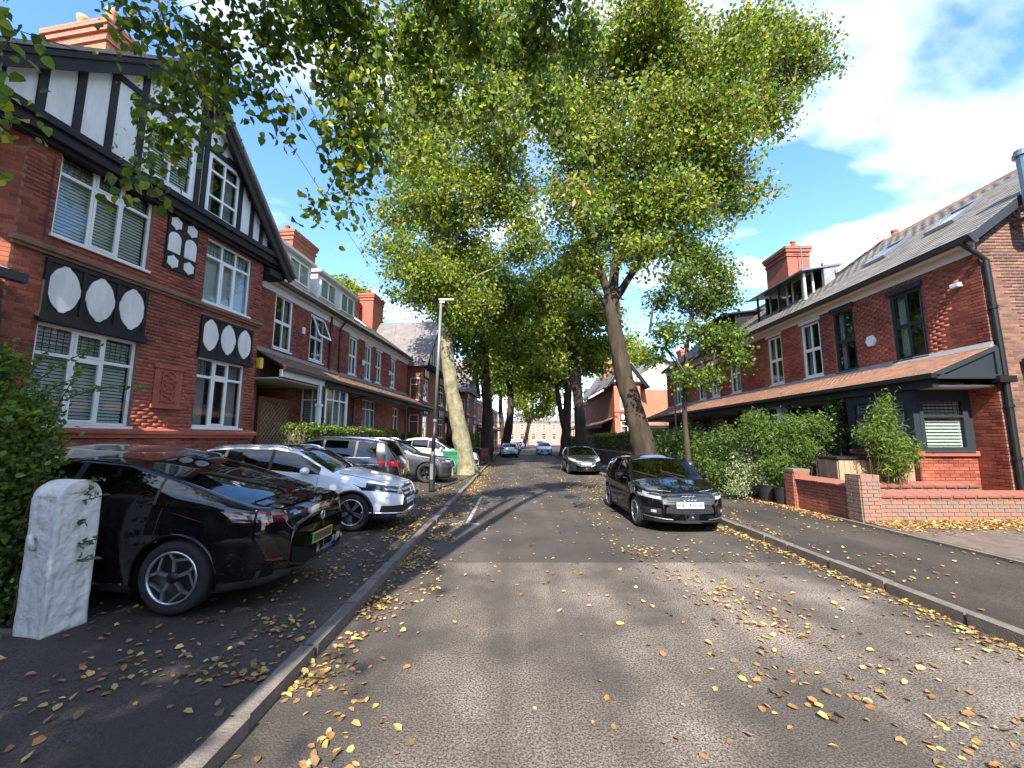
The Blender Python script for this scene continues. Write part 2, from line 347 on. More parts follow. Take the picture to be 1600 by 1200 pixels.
# ------------------------------------------------------------------ pieces: single bricks, tiles, kerb stones
CUBE = {}
def cube_mesh(mn):
    if mn not in CUBE:
        CUBE[mn] = MB().box(-.5, .5, -.5, .5, -.5, .5).mesh('piece', mn)
    return CUBE[mn]
def in_view(p, pad=60):
    c, s = math.cos(TH), math.sin(TH); z = p[2] - CH; d = p[1] * c + z * s
    if d < .3: return False
    px = 800 + F * p[0] / d; py = 600 - F * (-p[1] * s + z * c) / d
    return -pad < px < 1600 + pad and -pad < py < 1200 + pad
def mtx_of(o):
    m = Matrix.LocRotScale(o.location, o.rotation_euler, (1, 1, 1))
    return mtx_of(o.parent) @ m if o.parent else m
_sv = np.array([[x, y, z] for z in (-.5, .5) for y in (-.5, .5) for x in (-.5, .5)])
_sf = np.array([(0, 2, 3, 1), (4, 5, 7, 6), (0, 1, 5, 4), (2, 6, 7, 3), (0, 4, 6, 2), (1, 3, 7, 5)])
def pieces(parent, name, boxes, mn, n=300, seen=None):
    """boxes: (centre, size, euler). The n nearest in view become objects of their own, the rest one part"""
    if not boxes: return
    W = mtx_of(parent); camp = Vector((0, 0, CH)); near = []; rest = []
    for b in boxes:
        p = W @ Vector(b[0]); (near if in_view(p) else rest).append(((p - camp).length, b))
    near.sort(key=lambda t: t[0]); rest += near[n:]; near = near[:n]
    me = cube_mesh(mn)
    for _, (c, s, e) in near:
        o = bpy.data.objects.new(name, me); COL.objects.link(o); o.parent = parent; o.location = c; o.scale = s; o.rotation_euler = e
    if rest:
        V = []; 
        for _, (c, s, e) in rest:
            v = _sv * np.array(s)
            if any(e): v = v @ np.array(Matrix.LocRotScale(None, __import__('mathutils').Euler(e), None).to_3x3()).T
            V.append(v + np.array(c))
        V = np.concatenate(V); Fq = (_sf[None] + 8 * np.arange(len(rest))[:, None, None]).reshape(-1, 4)
        o = link(name + '_field', fast_mesh(name + '_field', V, Fq, [mn]), parent); o['kind'] = 'stuff'
def jit(a): return random.uniform(-a, a)
def brick_boxes(x0, x1, z0, z1, holes=(), clip=None, depth=.0045, bw=.225, rh=.075, y=0, ends=True):
    out = []; r = 0; z = z0
    while z + rh * .6 < z1:
        zt = min(z + rh, z1); zm = (z + zt) / 2; off = (r % 2) * bw / 2
        a, b = (x0, x1) if clip is None else clip(zm)
        iv = [(max(a, x0), min(b, x1))]
        for hx0, hx1, hz0, hz1 in holes:
            if hz0 < zm < hz1:
                nv = []
                for p, q in iv:
                    if hx1 <= p or hx0 >= q: nv.append((p, q)); continue
                    if hx0 > p: nv.append((p, hx0))
                    if hx1 < q: nv.append((hx1, q))
                iv = nv
        for p, q in iv:
            k = math.floor((p - off) / bw)
            while True:
                u0 = max(p, k * bw + off); u1 = min(q, (k + 1) * bw + off); k += 1
                if u0 >= q: break
                if u1 - u0 < .035: continue
                d = depth + jit(.0007)
                out.append((((u0 + u1) / 2, y - d / 2 + .004, zm + jit(.0006)), (u1 - u0 - .011, d + .008, zt - z - .011), (0, 0, 0)))
        z += rh; r += 1
    return out
def wall_cells(mb, x0, x1, z0, z1, holes, y0=0, y1=.28):
    xs = sorted({x0, x1, *[h for q in holes for h in q[:2] if x0 < h < x1]}); zs = sorted({z0, z1, *[h for q in holes for h in q[2:] if z0 < h < z1]})
    for i in range(len(xs) - 1):
        col = []
        for j in range(len(zs) - 1):
            mx, mz = (xs[i] + xs[i + 1]) / 2, (zs[j] + zs[j + 1]) / 2
            solid = not any(a < mx < b and c < mz < d for a, b, c, d in holes)
            if solid and col and col[-1][1] == zs[j]: col[-1][1] = zs[j + 1]
            elif solid: col.append([zs[j], zs[j + 1]])
        for a, b in col: mb.box(xs[i], xs[i + 1], y0, y1, a, b)
    return mb
def part(parent, name, mats, fn, loc=(0, 0, 0), rz=0, **k):
    mb = MB(); fn(mb); o = mb.build(name, mats, parent, **k); o.location = loc; o.rotation_euler = (0, 0, rz); return o

def window(parent, x0, z0, w, h, cols=3, tr=.27, fm='white', y=.06, rz=0, yoff=0, blind=None, fr=.055, lead=None, sill=True, room=True, casement=None, rows=None, depth=.06):
    """frame with mullions and transom; every pane its own sub-part; blind 'slat', 'shutter', 'curtain' or None"""
    mb = MB(); d0, d1 = y, y + depth
    mb.box(0, w, d0, d1, 0, fr).box(0, w, d0, d1, h - fr, h).box(0, fr, d0 + .001, d1 - .001, fr, h - fr).box(w - fr, w, d0 + .001, d1 - .001, fr, h - fr)
    zs = [fr, h - fr]
    if rows:
        zs = [fr + (h - 2 * fr) * t for t in rows]
        for k in range(1, len(zs) - 1, 2): mb.box(fr, w - fr, d0 + .002, d1 - .002, zs[k], zs[k + 1])
    elif tr: zt = h - tr * h; mb.box(fr, w - fr, d0 + .002, d1 - .002, zt - .028, zt + .028); zs = [fr, zt - .028, zt + .028, h - fr]
    cw = (w - 2 * fr) / cols; cells = []
    for i in range(cols):
        a = fr + i * cw + (.024 if i else 0); b = fr + (i + 1) * cw - (.024 if i < cols - 1 else 0)
        if i: mb.box(fr + i * cw - .024, fr + i * cw + .024, d0 + .003, d1 - .003, fr, h - fr)
        for j in range(0, len(zs), 2): cells.append((a, b, zs[j], zs[j + 1], i, j))
    for (i, j) in (casement or []):     # opening lights carry a second, raised frame
        for a, b, c, d, ii, jj in cells:
            if ii == i and jj == j: mb.box(a, b, d0 - .012, d0 + .03, c, c + .04).box(a, b, d0 - .012, d0 + .03, d - .04, d).box(a, a + .04, d0 - .011, d0 + .03, c + .04, d - .04).box(b - .04, b, d0 - .011, d0 + .03, c + .04, d - .04)
    if sill: mb.box(-.03, w + .03, -.05, d1, -.05, -.001)
    win = mb.build('window', fm, parent); win.location = (x0, yoff, z0); win.rotation_euler = (0, 0, rz)
    if lead:
        lm = MB()
        for a, b, c, d, i, j in cells:
            if j == 2 or lead == 'all':
                nx = max(2, round((b - a) / .1)); nz = max(2, round((d - c) / .1))
                for k in range(1, nx): lm.box(a + (b - a) * k / nx - .004, a + (b - a) * k / nx + .004, d0 + .018, d0 + .024, c, d)
                for k in range(1, nz): lm.box(a, b, d0 + .019, d0 + .023, c + (d - c) * k / nz - .004, c + (d - c) * k / nz + .004)
        lm.build('leading', 'gutter', win)
    for a, b, c, d, i, j in cells:
        o = MB().box(a, b, d0 + .026, d0 + .031, c, d).build('pane', 'glass', win, fix=False)
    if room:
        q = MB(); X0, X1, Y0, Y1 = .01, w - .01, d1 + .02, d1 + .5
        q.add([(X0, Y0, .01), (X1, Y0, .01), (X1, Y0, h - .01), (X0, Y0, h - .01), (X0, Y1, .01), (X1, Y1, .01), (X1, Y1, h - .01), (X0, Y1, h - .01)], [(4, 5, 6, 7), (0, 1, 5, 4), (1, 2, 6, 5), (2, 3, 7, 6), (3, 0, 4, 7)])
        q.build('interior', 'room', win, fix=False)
    if blind in ('slat', 'shutter'):
        b = MB(); z = .08; st = .062 if blind == 'slat' else .075
        while z < h - .07:
            b.box(.06, w - .06, -.025, .025, -.003, .003, Matrix.Translation((0, d1 + .045, z)) @ Matrix.Rotation(R(70 if blind == 'slat' else 74), 4, 'X')); z += st
        if blind == 'shutter':
            for k in range(cols + 1): b.box(fr + k * cw - .03, fr + k * cw + .03, d1 + .05, d1 + .1, .05, h - .05)
        b.build('blind', 'blind', win, fix=False)
    elif blind == 'curtain':
        b = MB()
        for a, e in ((.05, w * .3), (w * .72, w - .05)):
            n = 14; vs = []; fs = []
            for k in range(n + 1): x = a + (e - a) * k / n; yy = d1 + .1 + .02 * math.sin(k * 2.1); vs += [(x, yy, .05), (x, yy, h - .05)]
            for k in range(n): fs.append((2 * k, 2 * k + 2, 2 * k + 3, 2 * k + 1))
            b.add(vs, fs)
        b.build('curtain', 'curtain', win, smooth=True, fix=False)
    elif blind == 'net':
        MB().box(.05, w - .05, d1 + .06, d1 + .065, .05, h - .05).build('curtain', 'blind', win, fix=False)
    return win
def tiled_roof(parent, name, x0, x1, ya, za, yb, zb, tw, gauge, mn, back='plastic', piece='tile', n=300, overhang=.03, th=.012):
    """roof slope from eave (ya, za) up to (yb, zb): a deck under overlapping tiles"""
    L = math.hypot(yb - ya, zb - za); ang = math.atan2(zb - za, yb - ya); uy, uz = math.cos(ang), math.sin(ang)
    deck = MB(); deck.prism([(ya, za - .06), (yb, zb - .06), (yb, zb - .005), (ya, za - .005)], x0 + .01, x1 - .01, 'x')
    dk = deck.build(name, back, parent); bx = []
    k = 0; t = gauge * .3
    while t < L:
        off = (k % 2) * tw / 2; x = x0 - off
        while x < x1:
            a, b = max(x, x0), min(x + tw, x1); x += tw
            if b - a < .03: continue
            lt = 1.25 * gauge; s = t + jit(.006) + lt / 2 - gauge * .3
            cy_, cz_ = ya + uy * s - uz * .012, za + uz * s + uy * .012
            bx.append((((a + b) / 2, cy_, cz_ + .006), (b - a - .006, lt, th), (ang - .045 + jit(.012), jit(.008), jit(.01))))
        k += 1; t += gauge
    pieces(dk, piece, bx, mn, n); return dk
def chimney(parent, x0, x1, y0, y1, z0, z1, pots=3, mn='wall_far', potm='terracotta', ph=.35, sill='terracotta'):
    def f(b):
        b.box(x0, x1, y0, y1, z0, z1 - .5).box(x0 - .05, x1 + .05, y0 - .05, y1 + .05, z1 - .5, z1 - .42).box(x0 - .02, x1 + .02, y0 - .02, y1 + .02, z1 - .42, z1 - .28)
        b.box(x0 - .08, x1 + .08, y0 - .08, y1 + .08, z1 - .28, z1 - .14).box(x0 - .12, x1 + .12, y0 - .12, y1 + .12, z1 - .14, z1)
    c = part(parent, 'chimney', mn, f)
    for k in range(pots):
        if x1 - x0 > y1 - y0: p = (x0 + (x1 - x0) * (k + .5) / pots, (y0 + y1) / 2)
        else: p = ((x0 + x1) / 2, y0 + (y1 - y0) * (k + .5) / pots)
        hh = ph * random.uniform(.85, 1.15)
        b = MB().lathe([(.13, 0), (.12, hh * .15), (.105, hh * .8), (.13, hh * .86), (.13, hh), (.09, hh), (.085, 0)], 14)
        o = b.build('chimney_pot', potm, c, smooth=True); o.location = (p[0], p[1], z1)
    return c
def oval(w, h, n=40, lug=True):
    """white plaster medallion: an ellipse with small square lugs"""
    pts = []
    for k in range(n):
        a = 2 * math.pi * k / n; x, z = math.cos(a) * w / 2 * .94, math.sin(a) * h / 2 * .94
        if lug:
            if abs(x) < w * .13: z = math.copysign(h / 2, z)
            if abs(z) < h * .09: x = math.copysign(w / 2, x)
        pts.append((x, z))
    return pts
def medallion_panel(parent, x0, x1, z0, z1, n=3, y=0, fine=True):
    def f(b):
        b.box(x0, x1, y - .03, y + .02, z0, z1)
        b.box(x0, x1, y - .055, y - .03, z1 - .06, z1).box(x0, x1, y - .055, y - .03, z0, z0 + .06)
        w = (x1 - x0) / n
        for k in range(n + 1): c = min(max(x0 + k * w, x0 + .03), x1 - .03); b.box(c - .03, c + .03, y - .056, y - .03, z0 + .06, z1 - .06)
    p = part(parent, 'timber_panel', 'blackpaint', f)
    w = (x1 - x0) / n
    for k in range(n):
        c = x0 + (k + .5) * w; zc = (z0 + z1) / 2
        part(p, 'medallion', 'render', lambda b: b.prism([(c + a, zc + e) for a, e in oval(w * .86, (z1 - z0) * .86, 40 if fine else 16)], y - .048, y - .028))
    return p
def pipe(parent, pts, r=.04, name='downpipe', mn='gutter'):
    mb = MB().tube(pts, r, 10)
    for a, b in zip(pts[:-1], pts[1:]):
        a, b = Vector(a), Vector(b)
        if (b - a).length > 1.5:
            k = int((b - a).length / 1.5)
            for i in range(1, k + 1):
                c = a + (b - a) * i / (k + 1); d = (b - a).normalized() * .03; mb.tube([c - d, c + d], r * 1.35, 10)
    return mb.build(name, mn, parent, smooth=False)

# ------------------------------------------------------------------ ground, road, pavements, kerbs
def sheet(name, mn, xs, ys, zoff=0, zf=None, extra=None):
    V = []; 
    for y in ys:
        for x in xs: X = x + cx(y); V.append((X, y, (zf(X, y) if zf else gz(X, y)) + zoff))
    n = len(xs); Fq = [(j * n + i, j * n + i + 1, (j + 1) * n + i + 1, (j + 1) * n + i) for j in range(len(ys) - 1) for i in range(n - 1)]
    me = bpy.data.meshes.new(name); me.from_pydata(V, [], Fq); me.materials.append(M[mn]); me.update()
    return tag(link(name, me), kind='structure')
YS = [-30, -10, 0, 10, 20, 30, 40, 55] + list(range(60, 150, 6))
g = MB(); g.add([(-900, -900, -.03), (900, -900, -.03), (900, 1500, -.03), (-900, 1500, -.03)], [(0, 1, 2, 3)]); tag(g.build('ground', 'soil', fix=False), kind='structure')
sheet('road', 'road', [-1.66, -.6, 1.4, 3.4, 4.46], YS, zf=lambda x, y: 0)
sheet('pavement_left', 'pave', [-1.74, -2.5, -4.2, -6, -8, -15, -24], YS)
sheet('pavement_right', 'pave', [4.54, 5, 6.82], YS)
sheet('garden', 'soil', [6.825, 7.5, 9, 11, 13, 20], [8.9, 12, 20, 30, 40, 55] + list(range(60, 150, 6)), zoff=.0)
def kerb(side):
    k = bpy.data.objects.new('kerb_' + side, None); COL.objects.link(k); tag(k, kind='structure')
    x0 = -1.69 if side == 'left' else 4.49; bx = []; y = -6
    while y < 140:
        l = random.choice([.9, .9, .75, .9, .6]); yc = y + l / 2; dirx = (cx(y + l) - cx(y)) / l
        bx.append(((x0 + cx(yc) + jit(.012), yc, .03 + jit(.008) + (.02 if side == 'right' else 0)), (.125, l - .03, .14), (0, jit(.012), -math.atan(dirx) + jit(.006)))); y += l
    pieces(k, 'kerb_stone', bx, 'kerb', 90)
kerb('left'); kerb('right')
# worn parking bay mark, drain strip by the gate, block paved drive on the right
def marks():
    b = MB(); b.box(-1.0, -.92, 9.3, 13.4, .003, .005); b.box(-1.28, -.7, 9.22, 9.3, .003, .0052); b.box(-1.28, -.75, 13.4, 13.47, .003, .0052)
    tag(b.build('parking_bay_line', 'paint_line'), 'worn white parking bay line painted on the road', 'road marking', kind='structure')
marks()
drive = tag(sheet('driveway', 'mortar_grey', [6.825, 8, 9, 11, 14, 20], [-6, 0, 4.0, 8.85], zoff=.002), kind='structure')
bx = []
for i in range(int(3.0 / .1)):
    for j in range(int(4.6 / .2) + 1):
        x = 6.95 + i * .1; y = 4.2 + j * .2 + (i % 2) * .1
        if y < 8.7: bx.append(((x + .05, y, gz(x, y) + .018 + jit(.002)), (.094, .194, .04), (jit(.01), -.05 + jit(.01), 0)))
pieces(drive, 'paver', bx, 'paver', 300)
ed = []; y = -2
while y < 8.8: ed.append(((6.87, y + .3, gz(6.87, y) + .012), (.09, .59, .06), (0, 0, 0))); y += .6
pieces(drive, 'edging_stone', ed, 'kerb', 40)

# ------------------------------------------------------------------ left gabled house
def gabled_house():
    h = thing('gabled_house', 'red brick house with black and white timbered gable behind the white gatepost', 'house', (-7.2, 10, 0), R(81))
    wins = [(-3.4, -1.8, 5.22, 6.78), (-.5, .9, 5.04, 6.62), (-3.4, -1.8, 2.04, 3.72), (-.45, .94, 2.07, 3.71)]
    w = part(h, 'wall', 'mortar_red', lambda b: wall_cells(b, -3.86, 1.3, .1, 6.9, wins))
    holes = wins + [(-3.42, -1.75, 3.72, 4.82), (-.49, 1.07, 3.71, 4.72), (-1.5, -.76, 5.42, 6.75), (-1.42, -.8, 2.5, 3.3)]
    pieces(w, 'brick', brick_boxes(-3.86, 1.3, .1, 6.85, holes), 'brick_red')
    part(h, 'side_wall', 'mortar_red', lambda b: b.box(1.0, 1.296, .28, 3, .1, 6.9))
    sw = h.children[-1]
    pieces(sw, 'brick', [((1.3, c[0], c[2]), (s[1], s[0], s[2]), e) for c, s, e in brick_boxes(0, 2.4, .1, 6.85)], 'brick_red', 60)
    # canted face towards the camera with its own windows
    L = 2.4; cw = [(.3, 1.6, 5.22, 6.62), (.3, 1.6, 2.04, 3.72)]
    cf = part(h, 'canted_wall', 'mortar_red', lambda b: wall_cells(b, 0, L, .1, 6.9, cw), (-3.665, .208, 0), R(180 - 42))
    # its outward side is local +y after the half turn, so lay the bricks there
    pieces(cf, 'brick', [((c[0], .28 - c[1], c[2]), s, e) for c, s, e in brick_boxes(0, L, .1, 6.85, cw)], 'brick_red', 300)
    for a, b_, c, d in cw:
        ww = window(h, 0, 0, b_ - a, d - c, 2, .28, blind='slat', lead='top')
        ca = R(180 - 42); ww.rotation_euler = (0, 0, ca + math.pi)
        lx, ly = b_, .28; ww.location = (-3.665 + lx * math.cos(ca) - ly * math.sin(ca), .208 + lx * math.sin(ca) + ly * math.cos(ca), c)
    window(h, -3.4, 5.22, 1.6, 1.56, 3, .27, blind='slat', lead='top', casement=[(1, 0), (1, 2)])
    window(h, -.5, 5.04, 1.4, 1.58, 3, .27, blind='net', lead='top', casement=[(1, 0)])
    window(h, -3.4, 2.04, 1.6, 1.68, 3, .3, blind='slat', lead='top', casement=[(1, 0), (1, 2)])
    window(h, -.45, 2.07, 1.39, 1.64, 3, .27, blind='curtain', lead='top', casement=[(1, 0), (1, 2)])
    medallion_panel(h, -3.42, -1.75, 3.86, 4.8); medallion_panel(h, -.49, 1.07, 3.82, 4.7)
    part(h, 'lintel', 'blackpaint', lambda b: b.box(-3.45, -1.72, -.09, .02, 3.72, 3.86)); part(h, 'lintel', 'blackpaint', lambda b: b.box(-.52, 1.1, -.09, .02, 3.71, 3.82))
    p = part(h, 'timber_panel', 'blackpaint', lambda b: b.box(-1.5, -.78, -.035, .02, 5.44, 6.72))
    for cxx in (-1.33, -.95):
        part(p, 'medallion', 'render', lambda b: b.prism([(cxx + a, 6.05 + e) for a, e in [(-.14, -.22), (.14, -.22), (.14, .1)] + [(.14 * math.cos(t), .1 + .14 * math.sin(t)) for t in np.linspace(.2, math.pi - .2, 7)] + [(-.14, .1)]], -.05, -.03))
        for zc in (6.5, 5.62):
            part(p, 'medallion', 'render', lambda b: b.prism([(cxx + .14 * math.cos(t) * (1 if k % 2 else .82), zc + .15 * math.sin(t) * (1 if k % 2 else .82)) for k, t in enumerate(np.linspace(0, 2 * math.pi, 13)[:-1])], -.05, -.03))
    part(h, 'string_course', 'tile_brown', lambda b: b.box(-3.9, 1.36, -.09, .02, 4.9, 4.955).box(-3.88, 1.33, -.055, .02, 4.84, 4.9).prism([(-.09, 4.955), (.02, 4.955), (.02, 5.03)], -3.9, 1.36, 'x'))
    part(h, 'sill_course', 'terracotta', lambda b: b.box(-3.9, 1.4, -.1, .02, 1.9, 1.97).box(-3.88, 1.37, -.06, .02, 1.82, 1.9).prism([(-.1, 1.97), (.02, 1.97), (.02, 2.03)], -3.9, 1.4, 'x'))
    def relief(b):
        b.box(-1.42, -.8, -.02, .02, 2.5, 3.3); b.box(-1.46, -.76, -.05, .02, 3.28, 3.36).box(-1.46, -.76, -.06, .02, 2.44, 2.52)
        for k in range(3):
            zc = 2.68 + k * .22
            b.tube([(-1.11 + .15 * math.cos(t), -.03, zc + .11 * math.sin(t)) for t in np.linspace(0, 2 * math.pi, 15)], .018, 6)
            b.bar((-1.28, -.03, zc - .1), (-.94, -.03, zc + .1), .02, .03, (0, 1, 0)); b.bar((-1.28, -.03, zc + .1), (-.94, -.03, zc - .1), .02, .03, (0, 1, 0))
    part(h, 'terracotta_relief', 'terracotta', relief)
    # gable
    AX, AZ, LX, RX, EZ = -1.3, 10.2, -5.5, 1.95, 6.6
    def sl(x): return AZ - (AZ - EZ) * ((AX - x) / (AX - LX) if x < AX else (x - AX) / (RX - AX))
    gy = -.1
    gw = [(-2.2, -1.15, 7.2, 8.4), (-.74, .14, 7.12, 8.6)]
    def gab(b):
        xs = sorted([LX + .3, AX, RX - .3] + [v for q in gw for v in q[:2]])
        for a, c in zip(xs[:-1], xs[1:]):
            q = next((q for q in gw if q[0] < (a + c) / 2 < q[1]), None)
            if q: b.prism([(a, 6.9), (c, 6.9), (c, q[2]), (a, q[2])], gy, .1); b.prism([(a, q[3]), (c, q[3]), (c, sl(c)), (a, sl(a))], gy, .1)
            else: b.prism([(a, 6.9), (c, 6.9), (c, sl(c)), (a, sl(a))], gy, .1)
    part(h, 'gable_render', 'render', gab)
    def beam(b): b.box(LX + .1, RX - .05, -.22, .06, 6.74, 6.92); b.box(LX, RX, -.28, .05, 6.92, 7.05); b.box(LX + .1, RX - .1, -.13, .06, 6.66, 6.74)
    part(h, 'beam', 'blackpaint', beam)
    for x in (-4.35, -3.85, -3.35, -2.85, -2.32, -1.02, -.86, .2, .62, .98, 1.3):
        part(h, 'timber_post', 'blackpaint', lambda b: b.prism([(x - .06, 7.05), (x + .06, 7.05), (x + .06, sl(x + .06) - .05), (x - .06, sl(x - .06) - .05)], gy - .03, gy))
    part(h, 'timber_rail', 'blackpaint', lambda b: b.box(-2.9, .3, gy - .034, gy, 8.64, 8.76))
    for k in range(4):      # radiating struts under the right-hand slope
        a = (-.5 + .2 * k, gy - .02, 8.78); x1 = -.75 + .3 * k
        part(h, 'brace', 'blackpaint', lambda b: b.bar(a, (x1 + .35, gy - .02, sl(x1 + .35) - .1), .036, .1, (0, 1, 0)))
    for x0_, z0_, x1_, z1_ in ((AX, AZ, LX - .15, EZ - .14), (AX, AZ, RX + .12, EZ - .12)):
        part(h, 'barge_board', 'blackpaint', lambda b: (b.bar((x0_, -.3, z0_ - .02), (x1_, -.3, z1_ - .02), .06, .26, (0, 0, 1)), b.bar((x0_, -.34, z0_ + .1), (x1_, -.34, z1_ + .1), .07, .08, (0, 0, 1))))
        d = Vector((x1_ - x0_, 0, z1_ - z0_)).normalized(); nrm = Vector((-d.z, 0, d.x)); nrm = nrm if nrm.z > 0 else -nrm
        part(h, 'roof', 'slate_far', lambda b: b.add([Vector((x0_, yy, z0_)) + nrm * t if e == 0 else Vector((x1_, yy, z1_)) + nrm * t for t in (.14, .2) for yy in (-.4, 9) for e in (0, 1)], [(0, 1, 3, 2), (4, 6, 7, 5), (0, 4, 5, 1), (2, 3, 7, 6), (0, 2, 6, 4), (1, 5, 7, 3)]))
    part(h, 'soffit', 'blackpaint', lambda b: b.box(1.3, 1.9, -.2, .3, 6.4, 6.58))
    window(h, -2.2, 7.2, 1.05, 1.2, 2, .0, yoff=gy, y=.0, blind='slat', rows=(0, .38, .42, 1), sill=False)
    window(h, -.74, 7.12, .88, 1.48, 2, .3, yoff=gy, y=.0, blind='curtain', rows=(0, .28, .32, .74, .78, 1), sill=False)
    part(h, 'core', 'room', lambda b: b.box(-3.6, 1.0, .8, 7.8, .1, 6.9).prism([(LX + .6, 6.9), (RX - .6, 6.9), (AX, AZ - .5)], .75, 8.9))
    chimney(h, -1.7, -1.05, 2.0, 3.7, 9.0, 11.5, 2, 'wall_orange', 'pot', .8)
    pipe(h, [(-4.2, -.05, 4.25), (-4.05, -.07, 4.05), (-3.93, -.08, 3.7), (-3.93, -.08, .2)], .05)
    part(h, 'alarm_box', 'plate_y', lambda b: b.box(1.34, 1.46, -.1, .05, 3.72, 4.02), bevel=.02)
    # low tiled porch roof running out of the picture on the left
    def porch(b): b.prism([(-.75, 4.1), (.6, 4.62), (.6, 4.7), (-.75, 4.18)], -6.6, -4.15, 'x')
    part(h, 'porch_roof', 'lead', porch); part(h, 'gutter', 'gutter', lambda b: b.box(-6.6, -4.1, -.86, -.74, 4.03, 4.16))
    pipe(h, [(-3.5, -.03, 6.5), (-3.5, -.03, 5.05)], .008, 'cable')
    return h
gabled_house()

# ------------------------------------------------------------------ left terrace with the long lean-to roof
def upper_sash(h, x0, x1, z0, z1, fm='white', blind='curtain', cols=2):
    return window(h, x0, z0, x1 - x0, z1 - z0, cols, .0, fm, blind=blind, fr=.085, rows=(0, .47, .53, 1), y=.03)
def terrace_house():
    h = thing('terraced_house', 'red brick terraced house with long brown lean-to roof beside the timbered gable', 'house', (-7.8, 11.7, 0), R(85.5))
    ups = [(1.47, 2.43, 4.72, 6.55), (3.55, 4.52, 4.72, 6.5), (6.68, 7.48, 4.68, 6.4), (8.35, 9.1, 4.68, 6.38), (9.65, 10.4, 4.68, 6.36), (11.75, 12.5, 4.68, 6.36)]
    low = [(8.3, 9.9, 2.2, 3.7), (12.3, 13.3, 2.0, 3.6)]
    porch = [(.9, 2.75, .1, 3.62)]
    hs = ups + low + porch
    w = part(h, 'wall', 'mortar_red', lambda b: wall_cells(b, .3, 14.6, .1, 6.55, hs))
    pieces(w, 'brick', brick_boxes(.3, 14.6, .1, 6.5, hs + [(.3, 15, 3.6, 4.55)]), 'brick_red')
    for k, (a, b_, c, d) in enumerate(ups): upper_sash(h, a, b_, c, d, blind=('curtain', 'curtain', 'net', 'net', 'curtain', 'curtain')[k])
    window(h, 8.3, 2.2, 1.6, 1.5, 3, .3, blind='net'); window(h, 12.3, 2.0, 1.0, 1.6, 2, .3, blind='curtain')
    # top-hung sash standing open
    o = part(h, 'open_sash', 'white', lambda b: (b.box(0, .86, 0, .04, -.84, -.76), b.box(0, .86, 0, .04, -.06, 0), b.box(0, .06, .001, .039, -.76, -.06), b.box(.8, .86, .001, .039, -.76, -.06)), (3.6, -.05, 6.4)); o.rotation_euler = (R(-22), 0, 0)
    MB().box(.06, .8, .015, .02, -.76, -.06).build('pane', 'glass', o, fix=False)
    part(h, 'eaves_board', 'offwhite', lambda b: b.box(.3, 14.7, -.03, .02, 6.5, 6.78).box(.3, 14.7, -.2, -.03, 6.74, 6.8))
    part(h, 'gutter', 'gutter', lambda b: b.box(.2, 14.8, -.34, -.2, 6.77, 6.88))
    for a, c, _, d in ups: part(h, 'window_head', 'offwhite', lambda b: b.box(a - .05, c + .05, -.035, .02, d, d + .1))
    tiled_roof(h, 'roof', .2, 14.9, -.3, 6.88, 4.0, 10.0, .3, .24, 'slate', n=120, piece='slate')
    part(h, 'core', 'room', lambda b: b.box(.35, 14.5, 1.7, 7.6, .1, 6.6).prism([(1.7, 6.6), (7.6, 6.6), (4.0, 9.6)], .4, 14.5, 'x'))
    part(h, 'rear_roof', 'slate_far', lambda b: b.prism([(4.0, 9.93), (8, 6.9), (8, 6.98), (4.0, 10.02)], .2, 14.9, 'x'))
    # flat-roofed dormers along the slope
    for x0, x1 in ((1.2, 4.6), (5.1, 8.6)):
        part(h, 'dormer', 'offwhite', lambda b: (b.box(x0, x1, .75, 3.2, 7.4, 8.75), b.box(x0 - .1, x1 + .1, .55, 3.3, 8.75, 8.86)))
        window(h, x0 + .2, 7.75, 1.3, .85, 2, .0, yoff=.72, y=-.03, sill=False, room=False); window(h, x1 - 1.5, 7.75, 1.3, .85, 2, .0, yoff=.72, y=-.03, sill=False, room=False)
    for x in (10, 11.5): part(h, 'skylight', 'white', lambda b: b.box(x, x + .7, -.5, .5, .03, .1, Matrix.Translation((0, 1.9, 8.42)) @ Matrix.Rotation(math.atan2(3.12, 4.3), 4, 'X')))
    chimney(h, 7.3, 9.3, 3.4, 4.4, 9.4, 11.9, 4); chimney(h, 16.9, 18.7, 3.4, 4.4, 8.8, 12.1, 4)
    # lean-to roof
    tiled_roof(h, 'lean_to_roof', .55, 17.2, -1.05, 3.92, .0, 4.5, .17, .105, 'tile_brown', n=300)
    part(h, 'flashing', 'lead', lambda b: b.prism([(-.09, 4.47), (.0, 4.5), (.0, 4.62), (-.015, 4.62)], .55, 14.6, 'x'))
    part(h, 'gutter', 'gutter', lambda b: b.box(.5, 17.3, -1.17, -1.06, 3.83, 3.93))
    part(h, 'verandah_beam', 'offwhite', lambda b: b.box(.55, 3.0, -1.02, -.92, 3.62, 3.84)); part(h, 'verandah_beam', 'blackpaint', lambda b: b.box(3.0, 17.2, -1.02, -.92, 3.62, 3.84))
    for x in (2.72,):
        part(h, 'porch_post', 'white', lambda b: (b.box(x - .07, x + .07, -1.04, -.9, .3, 2.9), b.box(x - .1, x + .1, -1.07, -.87, 2.9, 3.0), b.box(x - .05, x + .05, -1.02, -.92, 3.0, 3.62), b.box(x - .1, x + .1, -1.07, -.87, .2, .5)), bevel=.01)
    pipe(h, [(2.98, -1.1, 3.85), (2.98, -1.0, 3.6), (2.98, -.98, .3)], .04); pipe(h, [(4.95, -.06, 6.75), (4.95, -.06, 4.55)], .045); pipe(h, [(5.75, -.3, 6.8), (5.75, -.06, 6.5), (5.75, -.06, 4.55)], .045)
    pipe(h, [(7.2, -1.1, 3.85), (7.2, -.1, 3.6), (7.2, -.06, .3)], .04); pipe(h, [(11.7, -1.1, 3.85), (11.7, -1.0, 3.6), (11.7, -1.0, .3)], .05)
